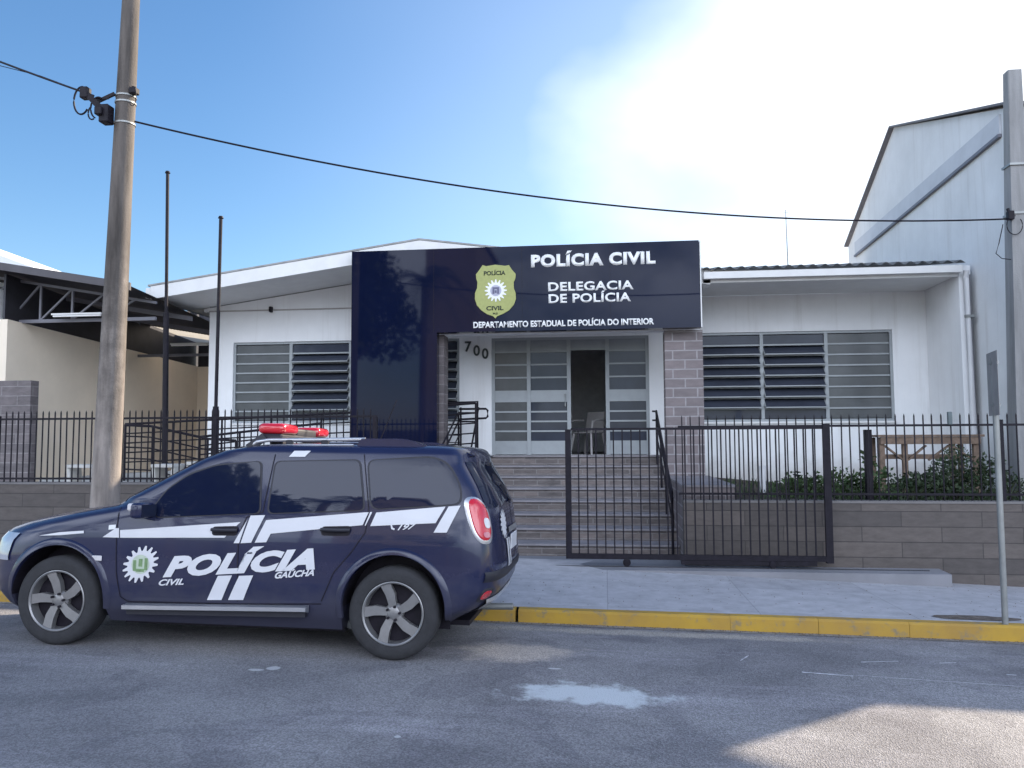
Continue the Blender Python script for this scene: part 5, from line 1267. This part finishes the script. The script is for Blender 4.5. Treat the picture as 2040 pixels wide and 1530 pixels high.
bm = B(); tube(bm, [(-.45, .0, 1.66), (-.42, 0, 1.70), (-.28, 0, 2.06)], .0045, 6); bmesh.ops.create_uvsphere(bm, u_segments=10, v_segments=6, radius=.022, matrix=Matrix.Translation((-.45, 0, 1.675))); obj('antenna', bm, M_black, car)
# tail light wrapped on the rear corner
def corner_pt(sg, a, z, off):
    """a: 0 side .. 1 back, along the rear corner"""
    xf, xr, hw = lvl(z); Lf, Lb = LL(z); th = math.pi/2*a
    x = xr-Lb+Lb*max(0, math.sin(th))**(2/NE); y = hw*max(0, math.cos(th))**(2/NE); nx, ny = math.sin(th), math.cos(th)
    return (x+nx*off, sg*(y+ny*off), z)
def corner_patch(sg, ac, zc, ra, rz_, off, lean=0., n=28, m=8, ex=2.6):
    bm = B(); ctr = bm.verts.new(corner_pt(sg, ac, zc, off)); rings = []
    for j in range(1, m+1):
        q = j/m; ring = []
        for k in range(n):
            t = 2*math.pi*k/n; cx, cz = math.copysign(abs(math.cos(t))**(2/ex), math.cos(t)), math.copysign(abs(math.sin(t))**(2/ex), math.sin(t))
            z = zc+rz_*q*cz; a = ac+ra*q*cx+lean*(z-zc); ring.append(bm.verts.new(corner_pt(sg, min(.97, max(.0, a)), z, off*(1 if j < m else .25))))
        rings.append(ring)
    for k in range(n): bm.faces.new((ctr, rings[0][k], rings[0][(k+1) % n]))
    for a, b_ in zip(rings, rings[1:]):
        for k in range(n): bm.faces.new((a[k], b_[k], b_[(k+1) % n], a[(k+1) % n]))
    bmesh.ops.recalc_face_normals(bm, faces=bm.faces); return bm
for s in (-1, 1):
    hs_ = obj('tail_light_bezel', corner_patch(s, .27, 1.07, .20, .180, .008, -.35), M_chrome, car, smooth=True)
    tl_ = obj('tail_light', corner_patch(s, .28, 1.075, .165, .162, .018, -.35), M_red, car, smooth=True)
    obj('reversing_lens', corner_patch(s, .37, 1.05, .06, .045, .024, -.35), M_lens, tl_, smooth=True)
    obj('turn_lens', corner_patch(s, .35, .962, .07, .024, .024, -.35), mat('pink_lens', (.55, .16, .20), .2, .1, coat=.8), tl_, smooth=True)
    obj('rear_reflector', corner_patch(s, .42, .50, .10, .035, .010), M_red, car, smooth=True)
    obj('fog_housing', corner_patch(s, .42, .50, .15, .055, .005), M_clad, car, smooth=True)
# headlight corners at the front
def fcorner(sg, a, z, off):
    xf, xr, hw = lvl(z); Lf, Lb = LL(z); th = math.pi/2*a; x = xf+Lf-Lf*max(0, math.sin(th))**(2/NE); y = hw*max(0, math.cos(th))**(2/NE)
    return (x-math.sin(th)*off, sg*(y+math.cos(th)*off), z)
for s in (-1, 1):
    bm = B(); rows = []
    for j in range(9):
        z = .66+.22*j/8; rows.append([bm.verts.new(fcorner(s, .22+.02*j/8+(.70-.22)*i/10, z, .010)) for i in range(11)])
    for a, b_ in zip(rows, rows[1:]):
        for i in range(10): bm.faces.new((a[i], a[i+1], b_[i+1], b_[i]))
    bmesh.ops.recalc_face_normals(bm, faces=bm.faces); obj('headlight', bm, mat('headlight_lens', (.30, .33, .40), .08, .2, 9, coat=1.), car, smooth=True)
# back face details
def backdecal(bm, off):
    bmesh.ops.triangulate(bm, faces=bm.faces[:]); cutgrid(bm, .05)
    for v in bm.verts: y_, z = v.co.x, v.co.y; v.co = Vector((back_x(y_, z)+off, y_, z))
    return bm
bm = B(); gear2d(bm, -.42, 1.02, .12, 16, tooth=.26); obj('gear_emblem', backdecal(bm, .007), M_vin, car)
bm = B(); poly2d(bm, [(-.28, .94), (.28, .94), (.28, .985), (-.28, .985)]); obj('tailgate_bar', backdecal(bm, .02), M_chrome, car)
bm = B(); box(bm, back_x(0, .85)+.006, back_x(0, .85)+.016, -.20, .20, .79, .92, .004); obj('number_plate', bm, M_vin, car)
for yy in (-.36, -.26): bm = B(); poly2d(bm, [(yy, .66), (yy+.06, .66), (yy+.03, .90), (yy-.03, .90)]); obj('slash', backdecal(bm, .008), M_vin, car)
bm = B(); rows = []
for (zz, off) in ((.36, .01), (.38, .03), (.43, .032), (.46, .008)):
    rows.append([bm.verts.new((back_x(-.74+1.48*i/24, zz)+off, -.74+1.48*i/24, zz)) for i in range(25)])
for a, b_ in zip(rows, rows[1:]):
    for i in range(24): bm.faces.new((a[i], a[i+1], b_[i+1], b_[i]))
obj('skid_plate', bm, M_chrome, car, smooth=True)
bm = B(); bar(bm, (back_x(.05, 1.20)+.03, .05, 1.19), (back_x(.05, 1.44)+.03, .45, 1.30), .018); obj('rear_wiper', bm, M_black, car)
bm = B(); rows = []
for (zz, off) in ((.60, .004), (.62, .016), (.66, .016), (.68, .004)):
    rows.append([bm.verts.new((back_x(-.86+1.72*i/30, zz)+off, -.86+1.72*i/30, zz)) for i in range(31)])
for a, b_ in zip(rows, rows[1:]):
    for i in range(30): bm.faces.new((a[i], a[i+1], b_[i+1], b_[i]))
obj('bumper_line', bm, M_clad, car, smooth=True)
